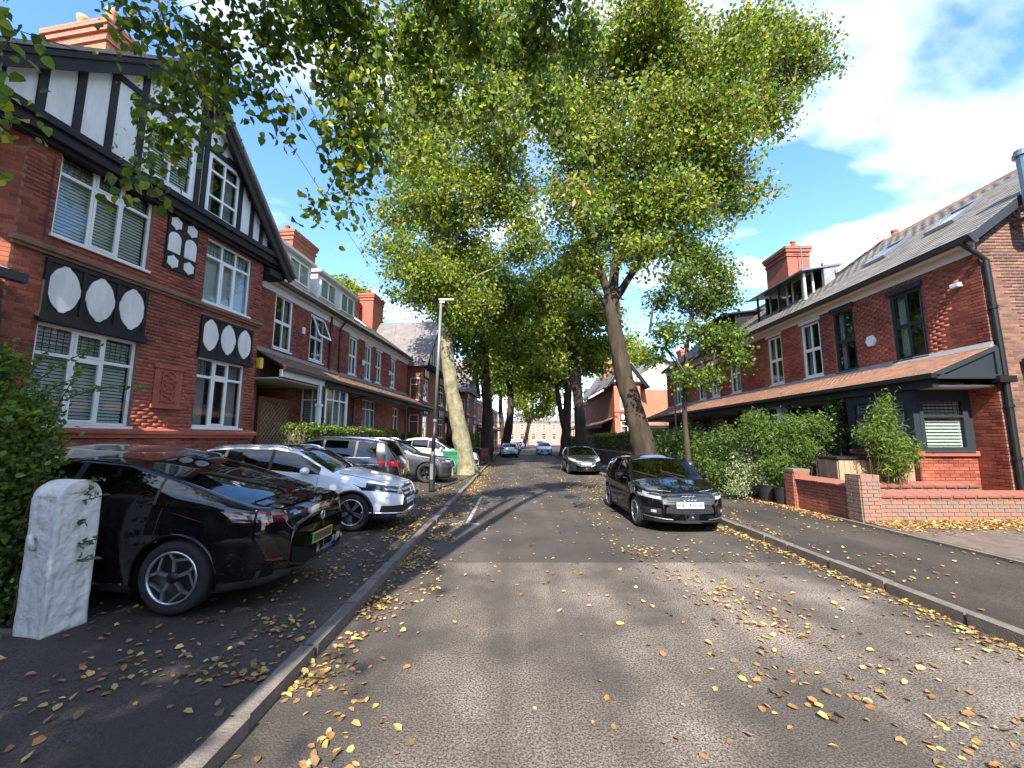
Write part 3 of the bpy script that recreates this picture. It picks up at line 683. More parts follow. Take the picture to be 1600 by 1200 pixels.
    part(h, 'porch_soffit', 'offwhite', lambda b: b.box(.5, 3.3, -.9, 1.2, 3.56, 3.6)); part(h, 'porch_wall', 'wall_far', lambda b: (b.box(.3, .9, .28, 1.5, .1, 3.6), b.box(2.75, 3.2, .28, 1.5, .1, 3.6), b.box(.9, 2.75, 1.3, 1.5, .1, 3.6)))
    lt = part(h, 'lattice_gate', 'brownwood', lambda b: (b.box(1.0, 2.62, -.02, .0, .3, 3.05), b.box(.98, 1.1, -.05, .03, .3, 3.1), b.box(2.52, 2.64, -.05, .03, .3, 3.1), b.box(1.1, 2.52, -.05, .03, 2.98, 3.1)))
    q = MB()
    for k in range(-18, 20):
        for sg in (1, -1):
            xa = 1.1; za = .3 + k * .16; pts = []
            for t in np.linspace(0, 1.42, 12):
                z = za + sg * t
                if .32 < z < 2.97: pts.append((xa + t, -.03 - .004 * sg, z))
            if len(pts) > 1: q.bar(pts[0], pts[-1], .012, .022, (0, 1, 0))
    q.build('lattice', 'wood', lt)
    # box bay under the lean-to
    bw = part(h, 'bay_wall', 'mortar_red', lambda b: (b.box(3.28, 4.95, -.85, 0, .1, 2.2), b.box(3.28, 4.95, -.85, 0, 3.66, 3.8)))
    pieces(bw, 'brick', brick_boxes(3.28, 4.95, .1, 2.2, y=-.85), 'brick_red', 60)
    part(h, 'bay_post', 'white', lambda b: (b.box(3.24, 3.36, -.9, -.78, 2.2, 3.68), b.box(4.9, 5.0, -.88, 0, 2.2, 3.68)))
    window(h, 3.36, 2.2, 1.55, 1.46, 3, .3, yoff=-.87, y=0, blind='slat')
    sdw = window(h, 3.28, 2.2, .78, 1.46, 2, .32, y=0, blind='slat'); sdw.rotation_euler = (0, 0, R(-90)); sdw.location = (3.26, -.01, 2.2)
    part(h, 'alarm_box', 'white', lambda b: b.box(3.0, 3.14, -.07, 0, 5.55, 5.8), bevel=.02)
    for x, z in ((8.05, 5.3), (11.5, 5.35)): part(h, 'alarm_box', 'white', lambda b: b.box(x, x + .16, -.07, 0, z, z + .25), bevel=.02)
    part(h, 'terracotta_relief', 'terracotta', lambda b: (b.box(6.4, 6.8, -.02, .02, 2.5, 3.2), b.box(6.36, 6.84, -.05, .02, 2.44, 2.5), b.box(6.36, 6.84, -.05, .02, 3.2, 3.26)))
    return h
terrace_house()

# ------------------------------------------------------------------ simpler houses further on
def far_gable(name, label, org, rz, W, wall='wall_far', proj=.9, group=None, fine=True, zE=6.6, zA=10.2, D=9):
    """cross-gabled house: projecting front of width W with a canted look, roof running back"""
    h = thing(name, label, 'house', org, rz, group)
    hs = [(.35, 1.35, 4.3, 5.75), (W - 2.0, W - .6, 4.3, 5.75), (.35, 1.35, 1.9, 3.3), (W - 2.0, W - .6, 1.9, 3.3)]
    part(h, 'wall', wall, lambda b: (wall_cells(b, 0, W, .1, zE, hs, -proj, -proj + .28), b.box(0, .28, -proj + .28, D, .1, zE), b.box(W - .28, W, -proj + .28, D, .1, zE)))
    for a, b_, c, d in hs: window(h, a, c, b_ - a, d - c, 2, .3, yoff=-proj, blind=random.choice(['curtain', 'net']), y=.03)
    sv = [(.35 - proj - .0, .6)]
    for z in (1.9, 4.3):       # windows in the side that faces up the street
        s = window(h, 0, z, .62, 1.45, 1, .3, y=0, blind='curtain', room=False); s.rotation_euler = (0, 0, R(-90)); s.location = (-.03, -.1, z)
    medallion_panel(h, .3, 1.4, 5.8, 6.45, 2, -proj, False); medallion_panel(h, W - 2.05, W - .55, 5.8, 6.45, 3, -proj, False)
    medallion_panel(h, .3, 1.4, 3.35, 4.0, 2, -proj, False); medallion_panel(h, W - 2.05, W - .55, 3.35, 4.0, 3, -proj, False)
    part(h, 'string_course', 'terracotta', lambda b: b.box(-.06, W + .06, -proj - .06, -proj + .3, 4.08, 4.2))
    gy = -proj - .1; A = W / 2
    part(h, 'gable_render', 'render', lambda b: b.prism([(.1, zE), (W - .1, zE), (A, zA - .1)], gy, gy + .2))
    def sl(x): return zE + (zA - zE) * (1 - abs(x - A) / A)
    part(h, 'beam', 'blackpaint', lambda b: b.box(-.2, W + .2, gy - .15, gy + .1, zE - .12, zE + .2))
    for x in np.arange(.6, W - .4, .62): part(h, 'timber_post', 'blackpaint', lambda b: b.prism([(x - .06, zE + .2), (x + .06, zE + .2), (x + .06, sl(x) - .1), (x - .06, sl(x) - .1)], gy - .03, gy))
    for sx in (-1, 1):
        e = A + sx * (A + .3); zz = sl(A + sx * A) - .25
        part(h, 'barge_board', 'blackpaint', lambda b: b.bar((A, gy - .2, zA), (e, gy - .2, zz), .06, .26))
        d = Vector((e - A, 0, zz - zA)).normalized(); n = Vector((-d.z, 0, d.x)); n = n if n.z > 0 else -n
        part(h, 'roof', 'slate_far', lambda b: b.add([(Vector((A, y, zA)) if q == 0 else Vector((e, y, zz))) + n * t for t in (.12, .18) for y in (gy - .3, D) for q in (0, 1)], [(0, 1, 3, 2), (4, 6, 7, 5), (0, 4, 5, 1), (2, 3, 7, 6), (0, 2, 6, 4), (1, 5, 7, 3)]))
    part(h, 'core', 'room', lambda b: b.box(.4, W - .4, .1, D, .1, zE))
    chimney(h, -.2, 1.4, 4.2, 5.1, zE, zA + 1.1, 4)
    return h
def far_terrace(name, label, org, rz, W, wall='wall_far', zE=6.4, zR=9.2, group=None, veranda=True, dorm=True, nw=None, lit=False):
    h = thing(name, label, 'house', org, rz, group)
    nw = nw or max(2, int(W / 2.4)); ups = []; lows = []
    for k in range(nw): x = W * (k + .5) / nw; ups.append((x - .48, x + .48, 4.3, 5.95)); lows.append((x - .6, x + .6, 1.6, 3.2))
    part(h, 'wall', wall, lambda b: wall_cells(b, 0, W, .1, zE, ups + lows))
    for a, b_, c, d in ups: upper_sash(h, a, b_, c, d)
    for a, b_, c, d in lows: window(h, a, c, b_ - a, d - c, 2, .3, blind='curtain')
    part(h, 'eaves_board', 'offwhite', lambda b: b.box(0, W, -.2, .02, zE - .05, zE + .15)); part(h, 'gutter', 'gutter', lambda b: b.box(0, W, -.32, -.2, zE + .1, zE + .2))
    part(h, 'roof', 'slate_far', lambda b: (b.prism([(-.3, zE + .17), (4, zR), (4, zR + .08), (-.3, zE + .25)], -.1, W + .1, 'x'), b.prism([(4, zR), (8.3, zE), (8.3, zE + .08), (4, zR + .08)], -.1, W + .1, 'x')))
    part(h, 'side_wall', wall, lambda b: [b.prism([(0.28, .1), (8, .1), (8, zE), (4, zR - .05), (.28, zE + .2)], x, x + .25, 'x') for x in (0, W - .25)])
    if veranda:
        part(h, 'lean_to_roof', 'tile_brown', lambda b: b.prism([(-1.1, 3.35), (0, 3.95), (0, 4.03), (-1.1, 3.43)], 0, W, 'x')); part(h, 'verandah_beam', 'blackpaint', lambda b: b.box(0, W, -1.05, -.95, 3.1, 3.34))
        for k in range(nw + 1): x = min(max(.1, W * k / nw), W - .1); part(h, 'porch_post', 'blackpaint', lambda b: b.box(x - .05, x + .05, -1.04, -.96, .1, 3.1))
    if dorm:
        part(h, 'dormer', 'offwhite', lambda b: (b.box(W * .3, W * .7, .8, 3, zE + .5, zR - .55), b.box(W * .3 - .1, W * .7 + .1, .6, 3.1, zR - .55, zR - .45)))
        window(h, W * .36, zE + .75, W * .28, .9, 3, .0, yoff=.78, y=-.03, sill=False, room=False)
    chimney(h, W - 1.0, W + .4, 3.5, 4.5, zR - .8, zR + 1.6, 4)
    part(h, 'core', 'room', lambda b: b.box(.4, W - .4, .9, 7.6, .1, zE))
    return h
def on_left(s, off=0):
    a = R(4.5); return (-7.8 + s * math.sin(a) + off * math.cos(a), 11.7 + s * math.cos(a), 0)
far_gable('gabled_house', 'timber gabled brick house behind the pale leaning tree trunk', on_left(15.3, -.1), R(85.5), 6.3, group='gabled houses further down the street')
far_terrace('terraced_house', 'red brick terrace between two timbered gables on the left side', on_left(21.8), R(85.5), 8, group='terraced houses further down the street')
far_gable('gabled_house', 'farther timber gabled brick house seen between the two left tree trunks', on_left(30.2), R(85.5), 6.3, group='gabled houses further down the street')
far_terrace('terraced_house', 'red brick terrace with dormer beyond the second left gable', on_left(36.8), R(85.5), 14, group='terraced houses further down the street')
far_terrace('terraced_house', 'pale distant terrace on the left just before the road bends', on_left(51.3), R(85.5), 14, group='terraced houses further down the street')
for k, (x, lab) in enumerate(((-19, 'leftmost brick terrace closing the far end of the street'), (-7.2, 'middle brick terrace closing the far end of the street'), (4.6, 'brick terrace at the far end just left of the right-hand trunks'), (16.4, 'rightmost brick terrace at the far end behind the right-hand trunks'))):
    far_terrace('terraced_house', lab, (x, 118 + .05 * k, 0), 0, 11.5, 'wall_pale', group='terraces closing the far end', veranda=False, dorm=True)

# ------------------------------------------------------------------ right-hand terrace
def right_house():
    h = thing('terraced_house', 'long red brick terrace on the right with slate roof and red lean-to tiles', 'house', (10.5, 0, 0), R(-90))
    E = 28.2
    ups = [(-11.28, -10.36, 3.9, 5.72, 'anthracite'), (-13.35, -12.52, 3.9, 5.86, 'anthracite'), (-14.85, -13.95, 3.95, 5.86, 'white'), (-16.85, -16.0, 3.95, 5.86, 'white'), (-19.9, -19.05, 3.95, 5.75, 'white'), (-21.9, -21.05, 3.95, 5.75, 'white'), (-23.4, -22.55, 3.95, 5.75, 'white'), (-26.6, -25.7, 3.95, 5.75, 'white')]
    low = [(-18.8, -17.1, 1.7, 3.05), (-22.2, -20.6, 1.8, 3.1), (-26.4, -25, 1.8, 3.1)]
    door = [(-13.6, -11.9, .3, 2.95)]
    hs = [u[:4] for u in ups] + low + door
    w = part(h, 'wall', 'mortar_red', lambda b: wall_cells(b, -E, -9.0, .2, 6.1, hs))
    pieces(w, 'brick', brick_boxes(-E, -9.0, .2, 5.98, hs + [(-E, -9, 2.98, 3.85)]), 'brick_red')
    for k, (a, b_, c, d, fm) in enumerate(ups): upper_sash(h, a, b_, c, d, fm, blind='curtain' if k % 3 != 1 else 'net' if k > 2 else 'curtain', cols=2)
    for k, u in enumerate(ups): part(h, 'window_head', 'anthracite' if k < 2 else 'offwhite', lambda b: b.box(u[0] - .06, u[1] + .06, -.05, .02, u[3], u[3] + (.14 if k < 2 else .1)))
    for a, b_, c, d in low: window(h, a, c, b_ - a, d - c, 3, .45, blind='curtain')
    part(h, 'eaves_board', 'offwhite', lambda b: (b.box(-E, -9.02, -.03, .02, 5.98, 6.25), b.box(-E, -8.9, -.22, -.03, 6.2, 6.26))); part(h, 'gutter', 'gutter', lambda b: b.box(-E - .05, -8.8, -.37, -.24, 6.2, 6.31))
    tiled_roof(h, 'roof', -E - .1, -8.75, -.33, 6.32, 3.5, 9.15, .3, .2, 'slate', n=300, piece='slate')
    part(h, 'rear_roof', 'slate_far', lambda b: b.prism([(3.5, 9.08), (7.4, 6.2), (7.4, 6.28), (3.5, 9.17)], -E - .1, -8.75, 'x'))
    part(h, 'ridge_tiles', 'tile_brown', lambda b: [b.prism([(3.34, 9.06), (3.5, 9.24), (3.66, 9.06)], x, x + .44, 'x') for x in np.arange(-E, -8.9, .45)])
    part(h, 'verge_board', 'anthracite', lambda b: b.bar((-8.78, -.36, 6.2), (-8.78, 3.5, 9.02), .05, .2))
    gwall = part(h, 'gable_wall', 'mortar_grey', lambda b: b.prism([(0, .2), (7, .2), (7, 6.2), (3.5, 8.95), (0, 6.2)], 0, .28), (-9.0, 0, 0), R(90))
    def clip(z): return (0, 3.4) if z < 6.2 else ((z - 6.2) / 2.75 * 3.5, 3.4)
    pieces(gwall, 'brick', brick_boxes(0, 3.4, .2, 8.9, clip=clip), 'brick_common')
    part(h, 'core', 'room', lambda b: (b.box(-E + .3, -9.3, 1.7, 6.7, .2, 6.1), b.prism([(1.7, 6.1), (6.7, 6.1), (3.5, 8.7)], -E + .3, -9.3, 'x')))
    part(h, 'end_wall', 'wall_far', lambda b: b.prism([(0.28, .2), (7, .2), (7, 6.2), (3.5, 8.9), (.28, 6.3)], -E, -E + .28, 'x'))
    ang = math.atan2(2.83, 3.83)
    for x, t in ((-12.75, 1.75), (-10.85, 1.9)):
        sk = part(h, 'skylight', 'steel', lambda b: (b.box(x - .4, x + .4, -.55, -.47, .0, .09), b.box(x - .4, x + .4, .47, .55, 0, .09), b.box(x - .4, x - .33, -.47, .47, 0, .089), b.box(x + .33, x + .4, -.47, .47, 0, .089)))
        sk.location = (0, -.33 + t * math.cos(ang) * 1.3, 6.36 + t * math.sin(ang) * 1.3); sk.rotation_euler = (ang, 0, 0)
        MB().box(x - .33, x + .33, -.47, .47, .05, .06).build('pane', 'glass', sk, fix=False); MB().box(x - .33, x + .33, -.47, .47, .01, .015).build('blind', 'blind', sk, fix=False)
    # dormer with propped roof windows and a white cheek
    part(h, 'dormer', 'blackpaint', lambda b: (b.box(-18.4, -15.2, 1.0, 3.2, 6.9, 7.1), b.box(-18.4, -18.3, 1.0, 3.2, 7.1, 8.1), b.box(-18.4, -15.2, 3.0, 3.2, 7.1, 8.4), b.box(-15.3, -15.2, 1.9, 3.2, 7.1, 8.2)))
    part(h, 'dormer_roof', 'steel', lambda b: b.prism([(.35, 8.05), (3.2, 8.5), (3.2, 8.56), (.35, 8.11)], -18.7, -15.0, 'x'))
    part(h, 'dormer_cheek', 'lead', lambda b: b.prism([(1.2, 7.3), (3.3, 8.9), (1.2, 8.4)], -15.18, -15.05, 'x'))
    for x in (-18.3, -16.8, -15.3): part(h, 'dormer_post', 'blackpaint' if x < -16 else 'offwhite', lambda b: b.box(x, x + .07, .55, .62, 6.95, 8.06))
    window(h, -18.1, 7.1, 1.2, 1.1, 2, .0, 'offwhite', yoff=1.0, y=0, sill=False, room=False); window(h, -16.6, 7.1, 1.2, 1.1, 2, .0, 'offwhite', yoff=1.0, y=0, sill=False, room=False)
    part(h, 'dormer', 'blackpaint', lambda b: (b.box(-24, -21, 1.0, 3.2, 6.9, 8.3), b.prism([(.3, 8.1), (3.2, 8.45), (3.2, 8.53), (.3, 8.18)], -24.2, -20.8, 'x')))
    part(h, 'parapet', 'white', lambda b: b.prism([(1.6, 7.95), (3.55, 9.35), (3.55, 9.45), (1.6, 8.1)], -15.0, -14.85, 'x'))
    chimney(h, -21.3, -19.6, 3.0, 4.1, 8.6, 11.2, 3)
    part(h, 'aerial', 'steel', lambda b: (b.bar((-19.3, 3.5, 9), (-19.3, 3.5, 11.1), .03, .03), b.bar((-19.3, 3.2, 11), (-19.3, 3.9, 11), .02, .02)))
    for x in (-15.5, -14.9): part(h, 'roof_pot', 'terracotta', lambda b: b.lathe([(.12, 0), (.1, .3), (.12, .32), (.12, .4), (.08, .4)], 12, Matrix.Translation((x, 3.9, 9.2))))
    # lean-to roof and its bay
    tiled_roof(h, 'lean_to_roof', -E, -8.95, -1.42, 3.2, .0, 3.8, .17, .105, 'tile', n=300)
    part(h, 'flashing', 'lead', lambda b: b.prism([(-.1, 3.79), (.0, 3.8), (.0, 3.92), (-.015, 3.92)], -E, -8.95, 'x'))
    part(h, 'gutter', 'gutter', lambda b: b.box(-E, -8.85, -1.55, -1.42, 3.1, 3.2)); part(h, 'verandah_beam', 'anthracite', lambda b: b.box(-E, -9.0, -1.4, -1.25, 2.92, 3.12))
    part(h, 'gable_panel', 'anthracite', lambda b: (b.prism([(-1.45, 3.12), (0, 3.12), (0, 3.72)], -8.96, -8.92, 'x'), b.bar((-8.9, -1.45, 3.15), (-8.9, .0, 3.77), .05, .09), b.bar((-8.9, -1.45, 3.13), (-8.9, .0, 3.13), .05, .09), b.box(-8.925, -8.87, -.09, 0, 3.1, 3.72)))
    part(h, 'verandah_soffit', 'offwhite', lambda b: b.box(-E, -9.05, -1.25, 0, 2.93, 2.97))
    bw = part(h, 'bay_wall', 'mortar_red', lambda b: b.box(-11.4, -9.6, -1.3, 0, .2, 1.5))
    pieces(bw, 'brick', brick_boxes(-11.4, -9.6, .2, 1.42, y=-1.3) + [((-9.6 + .006, c[0], c[2]), (s[1], s[0], s[2]), e) for c, s, e in brick_boxes(-1.3, 0, .2, 1.42)], 'brick_red', 200)
    part(h, 'bay_sill', 'terracotta', lambda b: b.box(-11.45, -9.52, -1.38, .0, 1.42, 1.53))
    part(h, 'bay_post', 'anthracite', lambda b: (b.box(-9.72, -9.58, -1.34, -1.2, 1.53, 2.93), b.box(-11.45, -11.32, -1.34, -1.2, 1.53, 2.93), b.box(-9.7, -9.58, -.12, 0, 1.53, 2.93), b.box(-11.32, -9.72, -1.33, -1.25, 2.78, 2.93), b.box(-9.69, -9.59, -1.2, -.12, 2.76, 2.93)))
    window(h, -11.32, 1.53, 1.6, 1.25, 3, .3, 'anthracite', yoff=-1.34, y=0, blind='shutter', lead='top', fr=.08)
    s = window(h, 0, 0, 1.08, 1.23, 1, .36, 'anthracite', y=0, blind='shutter', lead='top', fr=.09); s.rotation_euler = (0, 0, R(90)); s.location = (-9.57, -1.2, 1.53)
    part(h, 'bay_panel', 'offwhite', lambda b: b.box(-9.62, -9.56, -.95, -.1, 2.95, 3.1))
    part(h, 'door', 'blackpaint', lambda b: (b.box(-13.6, -11.9, .3, .4, .3, 2.95), b.box(-13.0, -12.5, .28, .3, 1.5, 2.6)))
    # second, white bay further along
    part(h, 'bay_wall', 'wall_far', lambda b: b.box(-16.6, -14.6, -1.1, 0, .2, 1.5)); part(h, 'bay_post', 'white', lambda b: (b.box(-14.75, -14.6, -1.15, -1.0, 1.5, 2.93), b.box(-16.7, -16.55, -1.15, -1.0, 1.5, 2.93)))
    window(h, -16.55, 1.5, 1.8, 1.43, 3, .4, yoff=-1.15, y=0, blind='curtain'); s = window(h, 0, 0, .9, 1.43, 1, .4, y=0, blind='curtain'); s.rotation_euler = (0, 0, R(90)); s.location = (-14.58, -1.0, 1.5)
    for x in (-13.9, -17.0, -20.2, -23.6): part(h, 'porch_post', 'blackpaint', lambda b: b.box(x - .06, x + .06, -1.38, -1.26, .3, 2.92))
    pipe(h, [(-9.0, -.35, 6.2), (-8.93, -.12, 5.95), (-8.9, .06, 5.75), (-8.9, .09, 3.6), (-8.9, .09, .3)], .055)
    part(h, 'hopper', 'gutter', lambda b: b.box(-9.0, -8.8, -.15, .22, 3.0, 3.14)); part(h, 'alarm_box', 'white', lambda b: b.prism([(-11.95 + .15 * math.cos(t), 4.63 + .17 * math.sin(t)) for t in np.linspace(0, 2 * math.pi, 7)[:-1]], -.08, 0))
    part(h, 'security_camera', 'white', lambda b: (b.box(-9.5, -9.3, -.2, -.1, 5.3, 5.4), b.box(-9.42, -9.38, -.1, 0, 5.33, 5.37)), bevel=.015)
    part(h, 'flue', 'steel', lambda b: (b.tube([(-8.6, .93, 6.5), (-8.6, .93, 8.05)], .15, 20), b.tube([(-8.6, .93, 8.05), (-8.6, .93, 8.12)], .2, 20), b.tube([(-8.6, .93, 8.12), (-8.6, .93, 8.2)], .17, 20), b.box(-9.0, -8.7, .88, .98, 6.6, 6.7), b.box(-9.0, -8.7, .88, .98, 7.0, 7.06)))
    return h
right_house()
def side_lean_to():
    t = thing('side_extension', 'low extension with orange tiled roof edge at the right picture edge', 'extension', (0, 0, 0))
    part(t, 'wall', 'wall_far', lambda b: b.box(12.2, 18, 8.0, 8.85, .3, 3.3)); part(t, 'roof', 'tile', lambda b: b.prism([(11.15, 3.5), (13.2, 4.6), (13.2, 4.7), (11.15, 3.6)], 7.4, 8.95)); part(t, 'gutter', 'gutter', lambda b: b.box(11.05, 11.18, 7.4, 8.95, 3.4, 3.52))
side_lean_to()
# orange house on the right beyond the big trunk
def orange_house():
    h = thing('corner_house', 'sunlit orange brick house with white dormer beyond the leaning trunk', 'house', (9.3, 38, 0), 0)
    hs = [(.55, 1.75, 4.5, 6.0), (.55, 1.75, 1.9, 3.4)]
    part(h, 'wall', 'wall_orange', lambda b: (wall_cells(b, 0, 2.4, .1, 6.9, hs), b.box(2.4, 7.2, 1.2, 1.5, .1, 6.4), b.box(-.0, .28, .28, 14, .1, 6.6)))
    for a, b_, c, d in hs: window(h, a, c, b_ - a, d - c, 2, .3, blind='curtain', y=.03)
    medallion_panel(h, .5, 1.8, 6.05, 6.7, 3, 0, False); medallion_panel(h, .5, 1.8, 3.45, 4.1, 3, 0, False)
    part(h, 'string_course', 'terracotta', lambda b: b.box(-.05, 2.45, -.06, .1, 4.2, 4.32))
    part(h, 'gable_render', 'render', lambda b: b.prism([(-.2, 6.9), (2.6, 6.9), (1.2, 8.9)], -.1, .2)); part(h, 'beam', 'blackpaint', lambda b: b.box(-.4, 2.8, -.2, .1, 6.8, 7.0))
    for x in (.3, .75, 1.2, 1.65, 2.1): part(h, 'timber_post', 'blackpaint', lambda b: b.box(x - .05, x + .05, -.13, -.1, 7.0, 8.9 - abs(x - 1.2) * 1.43 - .1))
    for sx in (-1, 1): part(h, 'barge_board', 'blackpaint', lambda b: b.bar((1.2, -.25, 9.1), (1.2 + sx * 1.8, -.25, 6.6), .06, .3)); 
    part(h, 'roof', 'slate_far', lambda b: (b.prism([(1.2, 9.15), (-.8, 6.4), (-.8, 6.5), (1.2, 9.27)], -.4, 14), b.prism([(1.2, 9.15), (3.2, 6.4), (3.2, 6.5), (1.2, 9.27)], -.4, 14)))
    part(h, 'dormer', 'render', lambda b: b.prism([(2.7, 6.4), (6.8, 6.4), (6.8, 8.0), (4.75, 9.6), (2.7, 8.0)], 1.25, 8)); part(h, 'dormer_roof', 'slate_far', lambda b: (b.prism([(4.75, 9.6), (2.3, 7.7), (2.3, 7.8), (4.75, 9.72)], .9, 8), b.prism([(4.75, 9.6), (7.2, 7.7), (7.2, 7.8), (4.75, 9.72)], .9, 8)))
    window(h, 3.6, 6.5, 1.2, 1.2, 2, .0, yoff=1.24, y=-.04, sill=False, room=False)
    part(h, 'lean_to_roof', 'tile', lambda b: b.prism([(.2, 3.0), (1.2, 3.6), (1.2, 3.7), (.2, 3.1)], 2.5, 7.2, 'x')); part(h, 'porch_beam', 'blackpaint', lambda b: b.box(2.5, 7.2, .25, .35, 2.75, 3.0))
    part(h, 'lean_to_roof', 'tile_brown', lambda b: b.prism([(-1.2, 3.1), (0, 3.7), (0, 3.78), (-1.2, 3.18)], .6, 14)); part(h, 'verandah_beam', 'blackpaint', lambda b: b.box(-1.15, -1.05, .6, 14, 2.85, 3.1))
    part(h, 'core', 'room', lambda b: b.box(.4, 7, 1.6, 13.5, .1, 6.3))
    chimney(h, 6.7, 7.6, .9, 1.9, 3, 10.2, 2, 'wall_orange'); chimney(h, .2, 1.2, 5, 6, 7.5, 10.6, 2, 'wall_orange')
orange_house()
far_terrace('terraced_house', 'shaded terrace on the right beyond the orange gabled house', (9.9, 66.3, 0), R(-90), 13, group='terraced houses further down the street')
# unseen terraces added behind the camera for the cars and windows to mirror
far_terrace('terraced_house', 'unseen brick terrace behind the camera on the left, added for reflections', (-10.2, -15.5, 0), R(86), 15, group='unseen terraces behind the camera', dorm=False)
far_terrace('terraced_house', 'unseen brick terrace continuing behind the camera on the right', (11.4, 6.2, 0), R(-90), 18, group='unseen terraces behind the camera', dorm=False)
far_terrace('terraced_house', 'unseen brick terrace across the street end behind the camera, added for reflections', (14, -46, 0), R(180), 26, group='unseen terraces behind the camera', dorm=False)
# ------------------------------------------------------------------ cars
def curve(keys, sig=.05):
    """piecewise linear keys rounded with a short moving blur"""
    ks = np.array(keys, float); xs = np.linspace(ks[0, 0] - .5, ks[-1, 0] + .5, 1400); ys = np.interp(xs, ks[:, 0], ks[:, 1])
    # carry the end slopes outwards so that the blur does not flatten the ends
    dx = xs[1] - xs[0]; n = max(1, int(sig * 3 / dx)); k = np.exp(-.5 * (np.arange(-n, n + 1) * dx / sig) ** 2); k /= k.sum()
    sm = np.convolve(np.pad(ys, n, mode='edge'), k, 'valid')
    return lambda x: np.interp(x, xs, sm)
def make_car(name, label, S, loc, rz, pitch=0, group=None):
    L, Wd, Ht = S['L'], S['W'], S['H']; hw = Wd / 2
    t = thing(name, label, 'car', loc, 0, group); t.rotation_euler = (0, pitch, rz)
    zt = curve(S['top'], S.get('sig', .045)); zb = curve(S['belt'], .06)
    wm = curve([(0, .50), (.05, .68), (.14, .80), (.35, .92), (.75, .985), (1.1, 1), (L - 1.2, 1), (L - .6, .975), (L - .25, .92), (L - .08, .82), (L, .62)] if 'plan' not in S else S['plan'], .05)
    zl = curve([(0, S.get('lip', .26)), (.12, .2), (.7, S.get('gc', .19)), (L - .7, S.get('gc', .19)), (L - .1, .28), (L, .36)], .06)
    tum = S.get('tumble', .34)
    xs = sorted({*np.round(np.concatenate([np.linspace(0, .3, 13), np.arange(.3, L - .3, .05), np.linspace(L - .3, L, 13)]), 4), *[v for p in S['side'] for v in p], *S['ws'], *S['rs']})
    xs = np.array([x for i, x in enumerate(xs) if i == 0 or x - xs[i - 1] > .004])
    SV = np.linspace(0, 1, 13)      # rows from sill to belt
    def section(x):
        a = float(zl(x)); b = min(float(zb(x)), float(zt(x)) - .012); tz = float(zt(x)); w = float(wm(x)) * hw
        wbelt = w * S.get('wb', .955); g = max(tz - b, .012); crown = min(S.get('crown', .055), g * .8); zr = tz - crown
        wr = max(wbelt - tum * max(zr - b, 0) - .012, .15)
        pts = [(0, a), (w * .55, a), (w * .9, a + .004)]
        for q in SV:
            z = a + .03 + (b - a - .03) * q
            bul = 1 - .055 * (1 - q) ** 3 * 1.0 - (1 - S.get('wb', .955)) * max(0, (q - .55) / .45) ** 1.6
            pts.append((w * bul, z))
        for q in (.05, .28, .5, .74, .93, 1.0):
            bulge = .018 * math.sin(q * math.pi) * min(1, g / .3)
            pts.append((wbelt + (wr - wbelt) * q + bulge, b + (zr - b) * q))
        for q in (.93, .8, .6, .4, .2, 0): pts.append((wr * q, tz - crown * q * q))
        return pts
    secs = [section(x) for x in xs]; nv = len(secs[0]); ns = len(xs)
    IB = 3 + len(SV)            # first greenhouse row
    wheels = [(S['fo'], S['wr']), (S['fo'] + S['wb_len'], S['wr'])]; Ra = S['wr'] + .055; wz = S['wr']
    V = []
    for i, x in enumerate(xs):
        for sd in (1, -1):
            for (y, z) in secs[i]: V.append([x, sd * y, z])
    V = np.array(V)
    # draw the rows near each wheel arch onto the arch
    for (wx, _) in wheels:
        d = np.hypot(V[:, 0] - wx, V[:, 2] - wz); m = (np.abs(V[:, 1]) > hw * .6) & (np.abs(d - Ra) < .034) & (V[:, 2] > .12)
        for i in np.where(m)[0]: V[i, 0] = wx + (V[i, 0] - wx) * Ra / d[i]; V[i, 2] = wz + (V[i, 2] - wz) * Ra / d[i]
    def vid(i, sd, j): return i * 2 * nv + (0 if sd == 1 else nv) + j
    body = []; bmi = []; glass = {'windscreen': [], 'rear_window': [], 'side_window': []}; allf = []
    r0 = IB + 5       # roof edge row
    for i in range(ns - 1):
        xm = (xs[i] + xs[i + 1]) / 2
        for sd in (1, -1):
            for j in range(nv - 1):
                f = (vid(i, sd, j), vid(i + 1, sd, j), vid(i + 1, sd, j + 1), vid(i, sd, j + 1))
                if sd == -1: f = f[::-1]
                q = V[list(f)]; c = q.mean(0); allf.append(f)
                cut = False
                if 2 <= j < IB:
                    for (wx, _) in wheels:
                        if np.all(np.hypot(q[:, 0] - wx, q[:, 2] - wz) < Ra + .008): cut = True
                if j in (1, 2) and any(abs(xm - wx) < Ra - .02 for wx, _ in wheels): cut = True
                if cut: continue
                if j >= r0 + 1 and S['ws'][0] < xm < S['ws'][1]: glass['windscreen'].append(f); continue
                if j >= r0 + 1 and S['rs'][0] < xm < S['rs'][1]: glass['rear_window'].append(f); continue
                sp = next((k for k, p in enumerate(S['side']) if p[0] < xm < p[1]), None)
                if IB <= j < IB + 4 and sp is not None: glass['side_window'].append((f, sp, sd)); continue
                body.append(f)
                side0 = S['side'][0][0]; side1 = S['side'][-1][1]
                trim = (j <= 2 + S.get('clad', 1)) or (IB <= j < IB + 4 and side0 < xm < side1) or (S.get('roofglass') and j > r0 + 1 and S['ws'][1] < xm < S['rs'][0])
                bmi.append(1 if trim else 0)
    # end caps
    for i, flip in ((0, 1), (ns - 1, 0)):
        for j in range(nv - 1):
            f = (vid(i, 1, j), vid(i, 1, j + 1), vid(i, -1, j + 1), vid(i, -1, j)); f = f[::-1] if flip else f
            if len(set(map(tuple, np.round(V[list(f)], 4)))) > 2: body.append(f); allf.append(f); bmi.append(0)
    bvh = BVHTree.FromPolygons([tuple(p) for p in V], allf)
